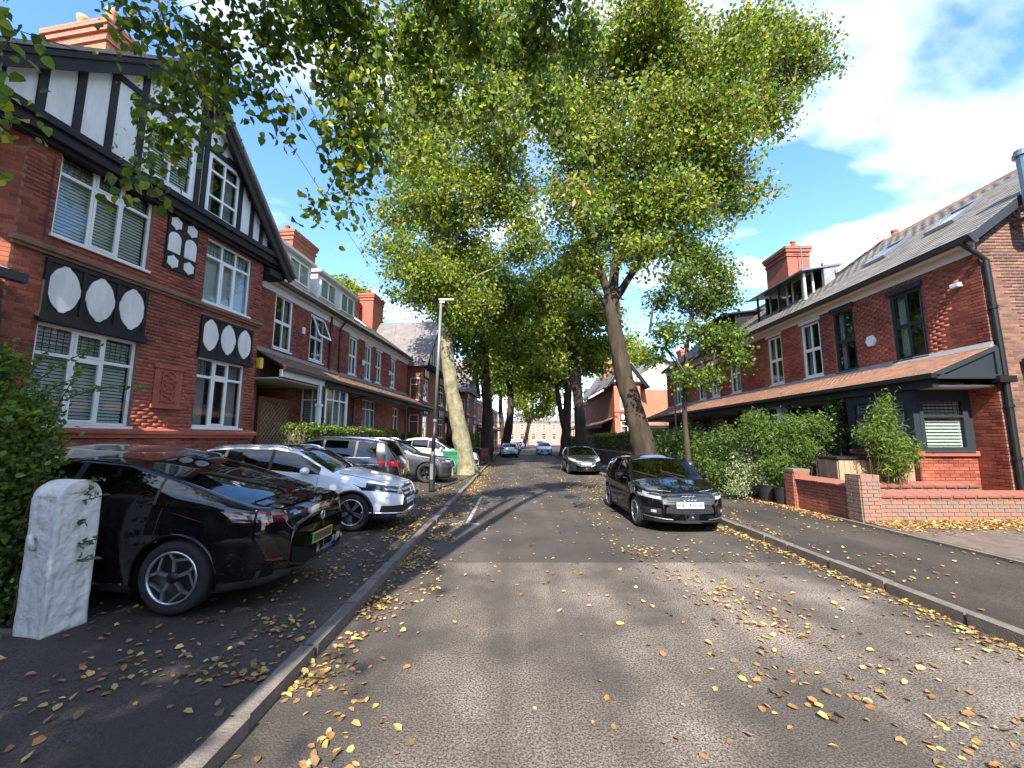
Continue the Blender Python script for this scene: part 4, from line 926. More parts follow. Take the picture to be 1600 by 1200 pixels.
    def sub(nm, faces, mats, mi=None, smooth=True, parent=t):
        idx = sorted({v for f in faces for v in f}); rm = {v: k for k, v in enumerate(idx)}
        me = bpy.data.meshes.new(nm); me.from_pydata([tuple(V[v]) for v in idx], [], [tuple(rm[v] for v in f) for f in faces])
        for m in mats: me.materials.append(M[m])
        if mi: me.polygons.foreach_set('material_index', mi)
        if smooth: me.polygons.foreach_set('use_smooth', [True] * len(faces))
        bm = bmesh.new(); bm.from_mesh(me); bmesh.ops.remove_doubles(bm, verts=bm.verts, dist=.0005); bm.to_mesh(me); bm.free()
        me.update(); return link(nm, me, parent)
    sub('body', body, [S['paint'], S.get('trim', 'plastic')], bmi)
    for nm in ('windscreen', 'rear_window'):
        if glass[nm]: sub(nm, glass[nm], ['carglass'])
    for k in range(len(S['side'])):
        for sd in (1, -1):
            fs = [f for f, a, b in glass['side_window'] if a == k and b == sd]
            if fs: sub('side_window', fs, ['carglass'])
    # surface patches: shapes laid on the shell and given thickness
    def cast(face, u, z):
        o, d = {'front': ((-3, u, z), (1, 0, 0)), 'rear': ((L + 3, u, z), (-1, 0, 0)), 'left': ((u, -4, z), (0, 1, 0)), 'right': ((u, 4, z), (0, -1, 0)), 'top': ((u, z, 5), (0, 0, -1))}[face]
        h = bvh.ray_cast(Vector(o), Vector(d)); return (h[0], -Vector(d)) if h[0] else (None, None)
    def patch(nm, face, mn, us, lo, hi, off=.006, nz=4, parent=t, thick=.02, nu=10, build=True):
        """grid between curves lo(u) and hi(u) for u in us=(u0,u1)"""
        lo_ = lo if callable(lo) else (lambda u: lo); hi_ = hi if callable(hi) else (lambda u: hi)
        G = []; last = None
        for k in range(nu + 1):
            u = us[0] + (us[1] - us[0]) * k / nu; row = []
            for m in range(nz + 1):
                z = lo_(u) + (hi_(u) - lo_(u)) * m / nz; p, n = cast(face, u, z)
                if p is None: p = last[0].copy() if last else None; n = last[1] if last else None
                row.append((p, n, u, z))
                if p is not None: last = (p, n)
            G.append(row)
        if last is None: return None
        mb = MB(); W_ = nz + 1
        P = [[(p if p is not None else last[0]) + (n if n is not None else last[1]) * off for p, n, _, _ in r] for r in G]
        B = [[(p if p is not None else last[0]) - (n if n is not None else last[1]) * thick for p, n, _, _ in r] for r in G]
        vs = [q for r in P for q in r] + [q for r in B for q in r]; N = len(P) * W_; fs = []
        for a in range(len(P) - 1):
            for b in range(nz): fs.append((a * W_ + b, (a + 1) * W_ + b, (a + 1) * W_ + b + 1, a * W_ + b + 1))
        for a in range(len(P) - 1):
            fs.append((a * W_, a * W_ + N, (a + 1) * W_ + N, (a + 1) * W_)); fs.append((a * W_ + nz, (a + 1) * W_ + nz, (a + 1) * W_ + nz + N, a * W_ + nz + N))
        for b in range(nz):
            fs.append((b, b + 1, b + 1 + N, b + N)); e = (len(P) - 1) * W_; fs.append((e + b, e + b + N, e + b + 1 + N, e + b + 1))
        mb.add(vs, fs)
        return mb.build(nm, mn, parent, smooth=False)
    def line(nm, face, pts, w, mn, off=.004, parent=t):
        """thin strip along points (u, z) on the shell"""
        mb = MB(); prev = None; out = []
        for (a, b), (c, d) in zip(pts[:-1], pts[1:]):
            for k in range(9):
                q = k / 8; p, n = cast(face, a + (c - a) * q, b + (d - b) * q)
                if p is not None: out.append(p + n * off)
        if len(out) > 1: mb.tube(out, w, 5); return mb.build(nm, mn, parent)
    def both(fn):
        for sd in (1, -1): fn(sd)
    # seams, sills, arches
    xw = [S['side'][0][0] + .02, S['split'], S['side'][-1][1] - S.get('rq', .3)]
    for face in ('left', 'right'):
        for k, x in enumerate(xw):
            zb0 = float(zb(x))
            if k == 2: line('door_seam', face, [(x + .03, zb0 - .02), (x, zb0 - .3), (x - .22, S['wr'] + .12)], .004, 'plastic')
            else: line('door_seam', face, [(x, zb0 - .02), (x, .32)], .004, 'plastic')
        for x in (S['split'] - .2, xw[2] - .12):
            patch('door_handle', face, S.get('handle', S['paint']), (x - .1, x + .08), float(zb(x)) - .13, float(zb(x)) - .1, .025, 2, nu=6)
        if S.get('chrome'): line('window_trim', face, [(S['side'][0][0], float(zb(S['side'][0][0])) + .01), (S['side'][-1][1], float(zb(S['side'][-1][1])) + .012)], .008, 'chrome', .006)
    for (wx, _) in wheels:
        for sd in (1, -1):
            pts = []
            for a in np.linspace(-.25, math.pi + .25, 26):
                x, z = wx + Ra * math.cos(a), wz + Ra * math.sin(a)
                p, n = cast('right' if sd == 1 else 'left', x, z)
                if p is None or abs(p.y) < hw * .8: p = Vector((x, sd * hw * float(wm(x)) * .955, z))
                pts.append(p)
            MB().tube(pts, S.get('archr', .016), 6).build('wheel_arch', S.get('archm', S['paint']), t, smooth=True)
            q = MB(); vs = []; fs = []          # dark liner
            for k, a in enumerate(np.linspace(-.35, math.pi + .35, 20)):
                for y in (hw * .93, hw * .45): vs.append((wx + (Ra + .004) * math.cos(a), sd * y, wz + (Ra + .004) * math.sin(a)))
            for k in range(19): fs.append((2 * k, 2 * k + 1, 2 * k + 3, 2 * k + 2))
            fs.append(tuple(2 * k + 1 for k in range(20))); q.add(vs, fs); q.build('arch_liner', 'plastic', t, fix=False)
    # wheels
    r = S['wr']; tw = .22
    for wx, _ in wheels:
        for sd in (1, -1):
            mtx = Matrix.Translation((wx, sd * (hw - .028 - tw / 2), r)) @ Matrix.Rotation(R(90) * -sd, 4, 'X')
            ri = r * S.get('rimr', .70); prof = [(ri, -tw / 2), (r - .03, -tw / 2), (r - .008, -tw / 2 + .025), (r, -tw / 2 + .05), (r, tw / 2 - .05), (r - .008, tw / 2 - .025), (r - .03, tw / 2), (ri, tw / 2 - .005)]
            wh = MB().lathe(prof, 40, mtx, closed=True).build('wheel', 'rubber', t, smooth=True)
            MB().lathe([(ri + .002, tw / 2 - .004), (ri - .012, tw / 2 + .0), (ri - .02, tw / 2 - .02), (ri - .03, tw / 2 - .1), (0.0, tw / 2 - .11)], 40, mtx).build('rim', S.get('rim_in', 'alloy_dark'), wh, smooth=True)
            MB().lathe([(ri + .006, tw / 2 - .002), (ri + .004, tw / 2 + .006), (ri - .014, tw / 2 + .006), (ri - .018, tw / 2 - .01)], 40, mtx).build('rim_lip', S.get('rim', 'alloy'), wh, smooth=True)
            sp = MB(); n = S.get('spokes', 5); zf = tw / 2 - .012
            for k in range(n):
                a = 2 * math.pi * k / n + .3; st = S.get('spoke_style', 'plain')
                def pt(rad, an, z=0): return mtx @ Vector((rad * math.cos(an), rad * math.sin(an), zf - .02 + z))
                ax = (mtx.to_3x3() @ Vector((0, 0, 1)))
                if st == 'twist':      # each spoke runs out, then kinks sideways along the rim
                    c1, c2 = pt(.03, a), pt(ri * .66, a + .08); c3, c4 = pt(ri * .97, a + .30), pt(ri * .97, a - .52)
                    sp.bar(c1, c2, .03, .03, ax); sp.bar(c2, c3, .026, .03, ax); sp.bar(pt(ri * .66, a + .08), pt(ri * .90, a - .62), .022, .03, ax); sp.bar(pt(ri * .9, a - .62), c4 if 0 else pt(ri * .98, a - .66), .022, .03, ax)
                elif st == 'double':
                    for o_ in (-.12, .12): sp.bar(pt(.05, a + o_ * 1.5), pt(ri * .985, a + o_), .024, .03, ax)
                else: sp.bar(pt(.03, a), pt(ri * .985, a), .06, .03, ax); 
            sp.build('spokes', S.get('rim', 'alloy'), wh); MB().lathe([(.0, zf + .012), (.05, zf + .01), (.06, zf - .03)], 16, mtx).build('hub_cap', 'alloy_dark', wh, smooth=True)
    # mirrors, seats, dashboard
    mx = S['side'][0][0] + .22; mz = float(zb(mx)) + .07
    for sd in (1, -1):
        y0 = hw * float(wm(mx)) * .955
        b = MB(); prof = [(.0, -.1), (.045, -.098), (.07, -.06), (.078, .0), (.07, .05), (.04, .075), (0, .08)]
        b.lathe(prof, 14, Matrix.Translation((mx, sd * (y0 + .12), mz)) @ Matrix.Diagonal((1, 1, .95, 1)) @ Matrix.Rotation(R(90), 4, 'X'))
        m = b.build('wing_mirror', S.get('mirror', S['paint']), t, smooth=True)
        MB().bar((mx + .02, sd * (y0 - .02), mz - .06), (mx, sd * (y0 + .08), mz - .03), .05, .03).build('mirror_arm', 'plastic', m)
    fl = .36
    def seat(x, y, w):
        b = MB(); b.box(x - .28, x + .26, y - w / 2, y + w / 2, fl, fl + .18); b.box(-.07, .07, y - w / 2 + .02, y + w / 2 - .02, 0, .56, Matrix.Translation((x + .3, 0, fl + .1)) @ Matrix.Rotation(R(16), 4, 'Y')); b.box(-.05, .05, y - .13, y + .13, .6, .76, Matrix.Translation((x + .3, 0, fl + .1)) @ Matrix.Rotation(R(16), 4, 'Y'))
        b.build('seat', 'cloth', t, bevel=.03)
    s0 = S['split'] - .45
    seat(s0, .36, .5); seat(s0, -.36, .5); seat(s0 + .85, 0, 1.25)
    MB().prism([(S['ws'][0] + .12, .55), (S['ws'][0] + .1, float(zt(S['ws'][0])) - .08), (S['ws'][0] + .55, float(zb(mx)) + .0), (S['ws'][0] + .7, .6)], -hw * .8, hw * .8).build('dashboard', 'cloth', t)
    cl = Vector((S['ws'][0] + .82, .36, float(zb(mx)) + .0)); MB().tube([cl + Vector((.06 * math.sin(a), .18 * math.cos(a), .17 * math.sin(a))) for a in np.linspace(0, 2 * math.pi, 21)], .014, 6).build('steering_wheel', 'plastic', t)
    MB().add([(.4, -hw * .8, fl - .1), (L - .4, -hw * .8, fl - .1), (L - .4, hw * .8, fl - .1), (.4, hw * .8, fl - .1)], [(0, 1, 2, 3)]).build('cabin_floor', 'plastic', t, fix=False)
    if S.get('rails'):
        for sd in (1, -1):
            pts = []
            for x in np.linspace(S['ws'][1] + .1, S['rs'][0] - .05, 12):
                s_ = section(x); y, z = s_[r0]; pts.append((x, sd * (y - .03), z + .045))
            pts[0] = (pts[0][0], pts[0][1], pts[0][2] - .04); pts[-1] = (pts[-1][0], pts[-1][1], pts[-1][2] - .04)
            MB().tube(pts, .018, 6).build('roof_rail', S['rails'], t, smooth=True)
    S['detail'](dict(t=t, patch=patch, line=line, both=both, cast=cast, L=L, hw=hw, zt=zt, zb=zb, section=section, S=S))
    return t
def plate(C, face, z, mn='plate_w', ink='ink', y=0, w=.52, h=.112, band=None, border=None):
    t = C['t']; p, n = C['cast'](face, y, z)
    if p is None: p, n = C['cast'](face, y, z + .05)
    sx = -1 if face == 'front' else 1; x = p.x + sx * .022
    q = MB().box(x - .006, x + .006, y - w / 2, y + w / 2, z - h / 2, z + h / 2).build('number_plate', mn, t)
    if border:
        b = MB()
        for a0, a1, b0, b1 in ((-w / 2, w / 2, h / 2 - .012, h / 2), (-w / 2, w / 2, -h / 2, -h / 2 + .012), (-w / 2, -w / 2 + .012, -h / 2 + .012, h / 2 - .012), (w / 2 - .012, w / 2, -h / 2 + .012, h / 2 - .012)): b.box(x - .009, x + .009, y + a0, y + a1, z + b0, z + b1)
        b.build('plate_border', border, q)
    if band: s = -1 if face == 'rear' else 1; MB().box(x - .01, x + .01, y + s * (w / 2 - .05) if s > 0 else y - w / 2, y + w / 2 if s > 0 else y - w / 2 + .05, z - h / 2, z + h / 2).build('plate_band', band, q)
    if ink:   # characters too blurred to read: smudged strokes
        b = MB()
        for k in range(7):
            yc = y - w * .4 + w * .8 * k / 6 + jit(.006)
            if k == 4: continue
            for _ in range(3):
                yy = yc + jit(.016); b.box(x - .0085, x + .0085, yy - .007, yy + .007, z - h * .3 + abs(jit(.02)), z + h * .3 - abs(jit(.02)))
        b.build('plate_smudge', ink, q)
def ring(C, c, r, tr, mn='chrome', parent=None, ax='x'):
    pts = [Vector(c) + (Vector((0, r * math.cos(a), r * math.sin(a)))) for a in np.linspace(0, 2 * math.pi, 25)]
    return MB().tube(pts, tr, 6, False).build('badge', mn, parent or C['t'], smooth=True)

# --- black fastback saloon, seen from its tail
def d_saloon(C):
    L, hw, patch, t = C['L'], C['hw'], C['patch'], C['t']
    patch('boot_spoiler', 'rear', 'p_black', (-.72, .72), lambda u: 1.035 - .07 * u * u, lambda u: 1.075 - .07 * u * u, .05, 2, nu=16, thick=.12)
    patch('light_bar', 'rear', 'lampdark', (-.84, .84), lambda u: .90 - .03 * abs(u), lambda u: .945 - .02 * abs(u), .008, 2, nu=24)
    for s in (1, -1): patch('tail_light', 'rear', 'red_dark', (s * .66, s * .9), lambda u: .87, lambda u: .97, .012, 3); patch('tail_light', 'right' if s == 1 else 'left', 'lampdark', (L - .34, L - .12), lambda u: .9, lambda u: .95, .008, 2)
    patch('bumper_insert', 'rear', 'plastic', (-.82, .82), lambda u: .29 + .05 * abs(u), lambda u: .37 + .1 * max(0, abs(u) - .35), .012, 3, nu=16)
    for s in (1, -1): patch('bumper_blade', 'rear', 'p_black', (s * .38, s * .86), lambda u: .36 + .28 * (abs(u) - .38), lambda u: .385 + .3 * (abs(u) - .38), .03, 2, nu=8)
    for s in (1, -1): patch('reflector', 'rear', 'red_dark', (s * .7, s * .8), .5, .525, .008, 2)
    plate(C, 'rear', .60, 'plate_k', None, band='plate_g', border='plate_y')
    p, n = C['cast']('rear', 0, .82); ring(C, p + n * .012, .045, .008); 
    b = MB(); b.bar(p + Vector((.012, -.02, -.03)), p + Vector((.012, -.02, .03)), .012, .012); b.bar(p + Vector((.012, .018, -.03)), p + Vector((.012, .018, .03)), .012, .012); b.build('badge', 'chrome', t)
    p, n = C['cast']('rear', 0, 1.0); xx = p.x + .012; lz, lh, lw = .975, .05, .04
    for y0, segs in ((-.09, ((0, 0, 0, 1), (0, 0, .8, 0), (0, .5, .8, .5), (0, 1, .8, 1), (.9, .08, .9, .42), (.9, .58, .9, .92))), (-.02, ((.5, 0, .5, .5), (.5, .5, 0, 1), (.5, .5, 1, 1))), (.05, ((0, 0, 0, 1), (0, 0, .7, 0), (0, 1, .7, 1), (.95, .2, .95, .8)))):
        b = MB()
        for a0, b0, a1, b1 in segs: b.bar((xx, y0 + a0 * lw, lz + b0 * lh), (xx, y0 + a1 * lw, lz + b1 * lh), .008, .008)
        b.build('letter', 'chrome', t)
    for s in ('left', 'right'): C['line']('sill_trim', s, [(1.35, .26), (L - 1.45, .27)], .01, 'chrome')
    patch('roof_panel', 'top', 'lampdark', (1.9, 3.1), -.5, .5, .004, 8, nu=10)
SAL = dict(L=4.8, W=1.875, H=1.46, wr=.345, fo=.9, wb_len=2.92, paint='p_black', top=[(0, .55), (.06, .68), (.5, .8), (1.25, .95), (1.45, 1.0), (2.15, 1.38), (2.6, 1.455), (3.1, 1.43), (3.6, 1.31), (4.45, 1.06), (4.72, 1.045), (4.78, .9), (4.8, .72)],
           belt=[(0, .52), (.4, .72), (1.4, .92), (3.3, 1.0), (4.2, .99), (4.65, .96), (4.8, .7)], ws=(1.42, 2.2), rs=(3.15, 4.42), side=[(1.62, 2.62), (2.69, 3.52), (3.55, 4.02)], split=2.66, rq=.42, spokes=5, spoke_style='twist', rim='alloy', rim_in='plastic', chrome=False, detail=d_saloon, handle='p_black', gc=.17, tumble=.42)
# --- silver compact SUV, nose to the road
def d_silver(C):
    L, hw, patch, t = C['L'], C['hw'], C['patch'], C['t']
    g = patch('grille', 'front', 'plastic', (-.44, .44), lambda u: .57 + .02 * abs(u), lambda u: .80 - .06 * abs(u), .004, 4, nu=14)
    for z in (.64, .72): patch('grille_bar', 'front', 'alloy', (-.43, .43), z, z + .035, .02, 2, nu=14)
    C['line']('grille_frame', 'front', [(-.46, .81), (.46, .81), (.40, .56), (-.40, .56), (-.46, .81)], .014, 'chrome', .01)
    p, n = C['cast']('front', 0, .69); c = p + n * .05; ring(C, c, .085, .01); b = MB()
    for k in range(3): a = math.pi / 2 + k * 2 * math.pi / 3; b.bar(c, c + Vector((0, .08 * math.cos(a), .08 * math.sin(a))), .014, .014)
    b.build('badge', 'chrome', t)
    for s in (1, -1):
        h = patch('headlight', 'front', 'lampdark', (s * .5, s * .86), lambda u: .66 + .22 * (abs(u) - .5), lambda u: .80 + .14 * (abs(u) - .5) , .012, 4)
        patch('headlight_reflector', 'front', 'lampglass', (s * .60, s * .8), lambda u: .72 + .18 * (abs(u) - .6), lambda u: .755 + .18 * (abs(u) - .6), .02, 2, parent=h); patch('headlight_reflector', 'front', 'lampglass', (s * .53, s * .62), .69, .76, .02, 2, parent=h)
        patch('headlight', 'right' if s == 1 else 'left', 'lampdark', (.2, .62), lambda u: .72 + .16 * (u - .2), lambda u: .83 + .12 * (u - .2), .01, 3)
        patch('air_intake', 'front', 'plastic', (s * .42, s * .84), lambda u: .33 + .02 * (abs(u) - .42), lambda u: .46 + .02 * (abs(u) - .42), .006, 3)
        C['line']('intake_trim', 'front', [(s * .40, .31), (s * .85, .34)], .012, 'alloy', .02)
    patch('lower_grille', 'front', 'plastic', (-.38, .38), .33, .47, .006, 3); patch('skid_plate', 'front', 'alloy', (-.6, .6), .25, .29, .012, 2)
    plate(C, 'front', .505); C['line']('bonnet_seam', 'top', [(.35, -.62), (1.2, -.7)], .004, 'plastic'); C['line']('bonnet_seam', 'top', [(.35, .62), (1.2, .7)], .004, 'plastic')
    for s in ('left', 'right'): C['line']('body_crease', s, [(.9, .78), (2.6, .80), (3.6, .88)], .006, 'p_silver', .0)
    patch('roof_glass', 'top', 'lampdark', (1.95, 3.0), -.45, .45, .004, 6)
SUV = dict(L=4.42, W=1.8, H=1.5, wr=.335, fo=.86, wb_len=2.7, paint='p_silver', top=[(0, .58), (.05, .80), (.14, .86), (.6, .96), (1.15, 1.05), (1.3, 1.08), (1.98, 1.43), (2.4, 1.5), (3.2, 1.48), (3.75, 1.41), (4.2, 1.08), (4.34, .98), (4.4, .8), (4.42, .6)],
           belt=[(0, .56), (.2, .76), (1.25, .97), (3.4, 1.05), (4.1, 1.02), (4.42, .6)], ws=(1.28, 2.02), rs=(3.78, 4.2), side=[(1.5, 2.42), (2.48, 3.3), (3.36, 3.72)], split=2.45, rq=.35, clad=2, archm='plastic', archr=.024, spokes=5, spoke_style='double', rails='chrome', detail=d_silver, gc=.2, roofglass=False, tumble=.36)
# --- grey estate-like SUV, tail to the road
def d_tiguan(C):
    L, hw, patch, t = C['L'], C['hw'], C['patch'], C['t']
    patch('roof_spoiler', 'rear', C['S']['paint'], (-.56, .56), 1.585, 1.635, .10, 2, nu=10, thick=.2)
    for s in (1, -1): patch('tail_light', 'rear', 'red_lamp', (s * .42, s * .86), lambda u: .93, lambda u: 1.05 + .02 * abs(u), .012, 3); patch('tail_light', 'right' if s == 1 else 'left', 'red_lamp', (L - .52, L - .1), lambda u: .93 + .1 * (L - u - .1), lambda u: 1.06, .012, 3)
    plate(C, 'rear', .78, 'plate_y'); patch('bumper_insert', 'rear', 'plastic', (-.8, .8), .34, .5, .015, 3, nu=14); C['line']('bumper_trim', 'rear', [(-.7, .40), (.7, .40)], .012, 'chrome', .03)
    p, n = C['cast']('rear', 0, 1.0); ring(C, p + n * .02, .055, .008)
    for s in ('left', 'right'): C['line']('body_crease', s, [(.9, .93), (2.4, .94), (L - .5, .97)], .007, C['S']['paint'], .0)
    for s in ('left', 'right'): C['line']('window_trim', s, [(1.4, 1.09), (L - .75, 1.14)], .009, 'chrome', .006)
TIG = dict(L=4.5, W=1.84, H=1.67, wr=.355, fo=.88, wb_len=2.68, paint='p_grey', top=[(0, .6), (.05, .86), (.15, .94), (1.1, 1.10), (1.25, 1.13), (1.95, 1.58), (2.4, 1.66), (3.4, 1.65), (4.08, 1.6), (4.32, 1.2), (4.42, 1.05), (4.47, .8), (4.5, .6)],
           belt=[(0, .58), (.2, .82), (1.3, 1.04), (3.6, 1.12), (4.2, 1.1), (4.5, .62)], ws=(1.23, 2.0), rs=(4.1, 4.32), side=[(1.45, 2.42), (2.48, 3.3), (3.36, 3.88)], split=2.45, rq=.55, clad=2, archm='plastic', archr=.024, spokes=5, rails='chrome', chrome=False, detail=d_tiguan, gc=.22, tumble=.3)
# --- dark SUV, nose to the road
def d_dark(C):
    L, hw, patch, t = C['L'], C['hw'], C['patch'], C['t']
    patch('grille', 'front', 'plastic', (-.42, .42), lambda u: .60, lambda u: .86 - .05 * abs(u), .006, 4)
    C['line']('grille_frame', 'front', [(-.43, .86), (.43, .86), (.38, .59), (-.38, .59), (-.43, .86)], .012, 'chrome', .012)
    for s in (1, -1):
        patch('headlight', 'front', 'lampglass', (s * .52, s * .88), lambda u: .80 + .04 * (abs(u) - .5), lambda u: .88 + .06 * (abs(u) - .5), .012, 3); patch('headlight', 'right' if s == 1 else 'left', 'lampdark', (.18, .5), .83, .91, .01, 3)
        patch('air_intake', 'front', 'plastic', (s * .5, s * .86), .38, .62, .006, 3)
    plate(C, 'front', .5)
DRK = dict(L=4.7, W=1.93, H=1.66, wr=.385, fo=.9, wb_len=2.87, paint='p_mid', top=[(0, .6), (.06, .86), (.2, .96), (1.3, 1.1), (1.5, 1.14), (2.2, 1.56), (2.7, 1.66), (3.5, 1.62), (4.15, 1.5), (4.5, 1.15), (4.65, 1.02), (4.7, .7)],
           belt=[(0, .58), (.2, .84), (1.4, 1.04), (3.6, 1.14), (4.4, 1.1), (4.7, .66)], ws=(1.48, 2.25), rs=(4.15, 4.48), side=[(1.7, 2.62), (2.68, 3.5), (3.56, 4.0)], split=2.65, clad=2, archm='plastic', archr=.03, spokes=5, rim='alloy_dark', rim_in='plastic', rails='alloy', detail=d_dark, gc=.22)
WHT = dict(DRK, paint='p_white', rim='alloy', wr=.36)
def d_audi(C):
    L, hw, patch, t = C['L'], C['hw'], C['patch'], C['t']
    g = patch('grille', 'front', 'plastic', (-.50, .50), lambda u: .36 + .06 * abs(u), lambda u: .74 - .05 * abs(u), .004, 4, nu=14)
    for z in np.arange(.40, .72, .045): patch('grille_bar', 'front', 'lampdark', (-.42, .42), z, z + .016, .012, 1, nu=12, parent=g)
    for k in range(4):
        p, n = C['cast']('front', -.105 + .07 * k, .66); ring(C, p + n * .03, .044, .008)
    for s in (1, -1):
        h = patch('headlight', 'front', 'lampdark', (s * .50, s * .84), lambda u: .62 + .1 * (abs(u) - .5), lambda u: .73 + .12 * (abs(u) - .5), .01, 4)
        patch('headlight_reflector', 'front', 'lampglass', (s * .53, s * .82), lambda u: .635 + .12 * (abs(u) - .5), lambda u: .685 + .12 * (abs(u) - .5), .02, 2, parent=h)
        patch('headlight', 'right' if s == 1 else 'left', 'lampglass', (.14, .42), lambda u: .66 + .12 * (u - .14), lambda u: .77 + .1 * (u - .14), .008, 3)
        patch('air_intake', 'front', 'plastic', (s * .54, s * .82), .36, .47, .006, 3); patch('fog_lamp', 'front', 'lampglass', (s * .62, s * .7), .39, .44, .012, 2)
        C['line']('bumper_trim', 'front', [(s * .34, .27), (s * .84, .31)], .010, 'alloy', .014)
    plate(C, 'front', .535, 'plate_c', 'ink', border='plate_w'); patch('lip', 'front', 'plastic', (-.8, .8), .2, .25, .02, 2)
    for s in ('left', 'right'): C['line']('body_crease', s, [(.8, .76), (3.6, .84)], .007, C['S']['paint'], .0); C['line']('sill_trim', s, [(1.2, .24), (L - 1.1, .24)], .01, 'plastic')
    for y in (-.35, .25): MB().bar((C['S']['ws'][0] - .02, y, float(C['zt'](C['S']['ws'][0])) + .012), (C['S']['ws'][0] + .2, y + .45, float(C['zt'](C['S']['ws'][0] + .2)) + .01), .014, .014).build('wiper', 'plastic', t)
AUD = dict(L=3.97, W=1.74, H=1.42, wr=.312, fo=.79, wb_len=2.47, paint='p_black', top=[(0, .5), (.05, .72), (.13, .77), (.5, .86), (.98, .95), (1.08, .98), (1.72, 1.36), (2.1, 1.42), (2.9, 1.40), (3.45, 1.33), (3.78, 1.02), (3.9, .9), (3.95, .7), (3.97, .5)],
           belt=[(0, .5), (.18, .70), (1.05, .89), (2.9, .97), (3.6, .96), (3.97, .52)], ws=(1.06, 1.76), rs=(3.48, 3.78), side=[(1.28, 2.2), (2.26, 2.98), (3.03, 3.3)], split=2.23, rq=.3, spokes=5, spoke_style='double', detail=d_audi, gc=.16, lip=.2, tumble=.4, rim_in='plastic')
def d_peug(C):
    L, hw, patch, t = C['L'], C['hw'], C['patch'], C['t']
    patch('grille', 'front', 'plastic', (-.46, .46), lambda u: .44 + .16 * max(0, abs(u) - .2), lambda u: .66, .006, 4)
    C['line']('grille_frame', 'front', [(-.5, .68), (.5, .68), (.42, .5), (.25, .43), (-.25, .43), (-.42, .5), (-.5, .68)], .018, 'chrome', .014)
    for s in (1, -1): patch('headlight', 'front', 'lampglass', (s * .5, s * .84), lambda u: .66 + .25 * (abs(u) - .5), lambda u: .78 + .3 * (abs(u) - .5), .012, 4); patch('headlight', 'right' if s == 1 else 'left', 'lampglass', (.14, .5), lambda u: .74, lambda u: .88, .008, 3)
    plate(C, 'front', .56, 'plate_w', 'plastic')
PEU = dict(AUD, L=3.97, W=1.74, H=1.46, paint='p_gunmetal', detail=d_peug, spoke_style='plain')
def d_rear_generic(C):
    L, patch = C['L'], C['patch']
    for s in (1, -1): patch('tail_light', 'rear', 'red_lamp', (s * .5, s * .8), .8, .95, .012, 3); patch('headlight', 'front', 'lampglass', (s * .5, s * .82), .64, .76, .012, 3)
    patch('grille', 'front', 'plastic', (-.45, .45), .42, .62, .006, 3); patch('bumper_insert', 'rear', 'plastic', (-.7, .7), .28, .4, .01, 2)
    plate(C, 'rear', .62, 'plate_y', None); plate(C, 'front', .5, 'plate_w', None)
HAT = dict(AUD, paint='p_white', detail=d_rear_generic, spoke_style='plain')
def left_car(name, label, S, xe, yc, facing):
    sl = math.atan(.045); L = S['L']
    xf = xe if facing == 'road' else xe - L           # nose position
    # local x runs from nose (0) to tail (L)
    if facing == 'road': rz = math.pi; loc = (xe, yc, gz(xe, yc)); pitch = -sl * .9
    else: rz = 0; loc = (xe - L, yc, gz(xe - L, yc)); pitch = sl * .9
    return make_car(name, label, S, loc, rz, pitch)
left_car('parked_car', 'glossy black fastback saloon parked tail to the road behind the gatepost', SAL, -2.27, 5.1, 'house')
left_car('parked_car', 'silver compact suv parked nose to the road beside the black saloon', SUV, -2.12, 8.8, 'road')
left_car('parked_car', 'dark grey suv with red tail lights parked tail to the road', TIG, -3.05, 12.15, 'house')
left_car('parked_car', 'dark grey suv with black wheels parked nose out behind the lamp post', DRK, -2.4, 17.35, 'road')
left_car('parked_car', 'white suv parked nose out behind the pale tree trunk', WHT, -1.9, 23.6, 'road')
left_car('parked_car', 'mid grey car mostly hidden between the black saloon and the house', dict(SUV, paint='p_mid', detail=d_rear_generic, rails=None), -4.75, 7.15, 'house')
make_car('parked_car', 'black hatchback with four-ring badge parked at the right kerb facing us', AUD, (3.42, 8.3, 0), R(90))
make_car('parked_car', 'dark small hatchback with chrome-rimmed grille parked further up the right kerb', PEU, (3.72, 21.3, 0), R(90))
def small(label, S, x, y, rz, **k): make_car('parked_car', label, dict(S, **k), (x, y, 0), rz, group='cars parked further up the street')
small('white hatchback parked tail towards us on the left ahead of the dark cars', HAT, -.25, 45.5, R(-90), paint='p_white')
small('dark car parked just beyond the white hatchback on the left', HAT, .0, 52, R(-90), paint='p_grey')
small('second dark car parked beyond the white hatchback on the left', HAT, .2, 58.5, R(-90), paint='p_black')
small('silver car approaching position far up the right kerb by the twin trunks', HAT, 3.7, 47.5, R(90), paint='p_silver')
small('pale blue car far up the street on the left at the bend', HAT, 1.6, 79, R(-98), paint='p_blue')
small('dark car far up the street on the left before the pale blue one', HAT, .7, 68, R(-94), paint='p_gunmetal')
small('distant white car at the far end of the street on the right', HAT, 5.5, 86, R(80), paint='p_white')
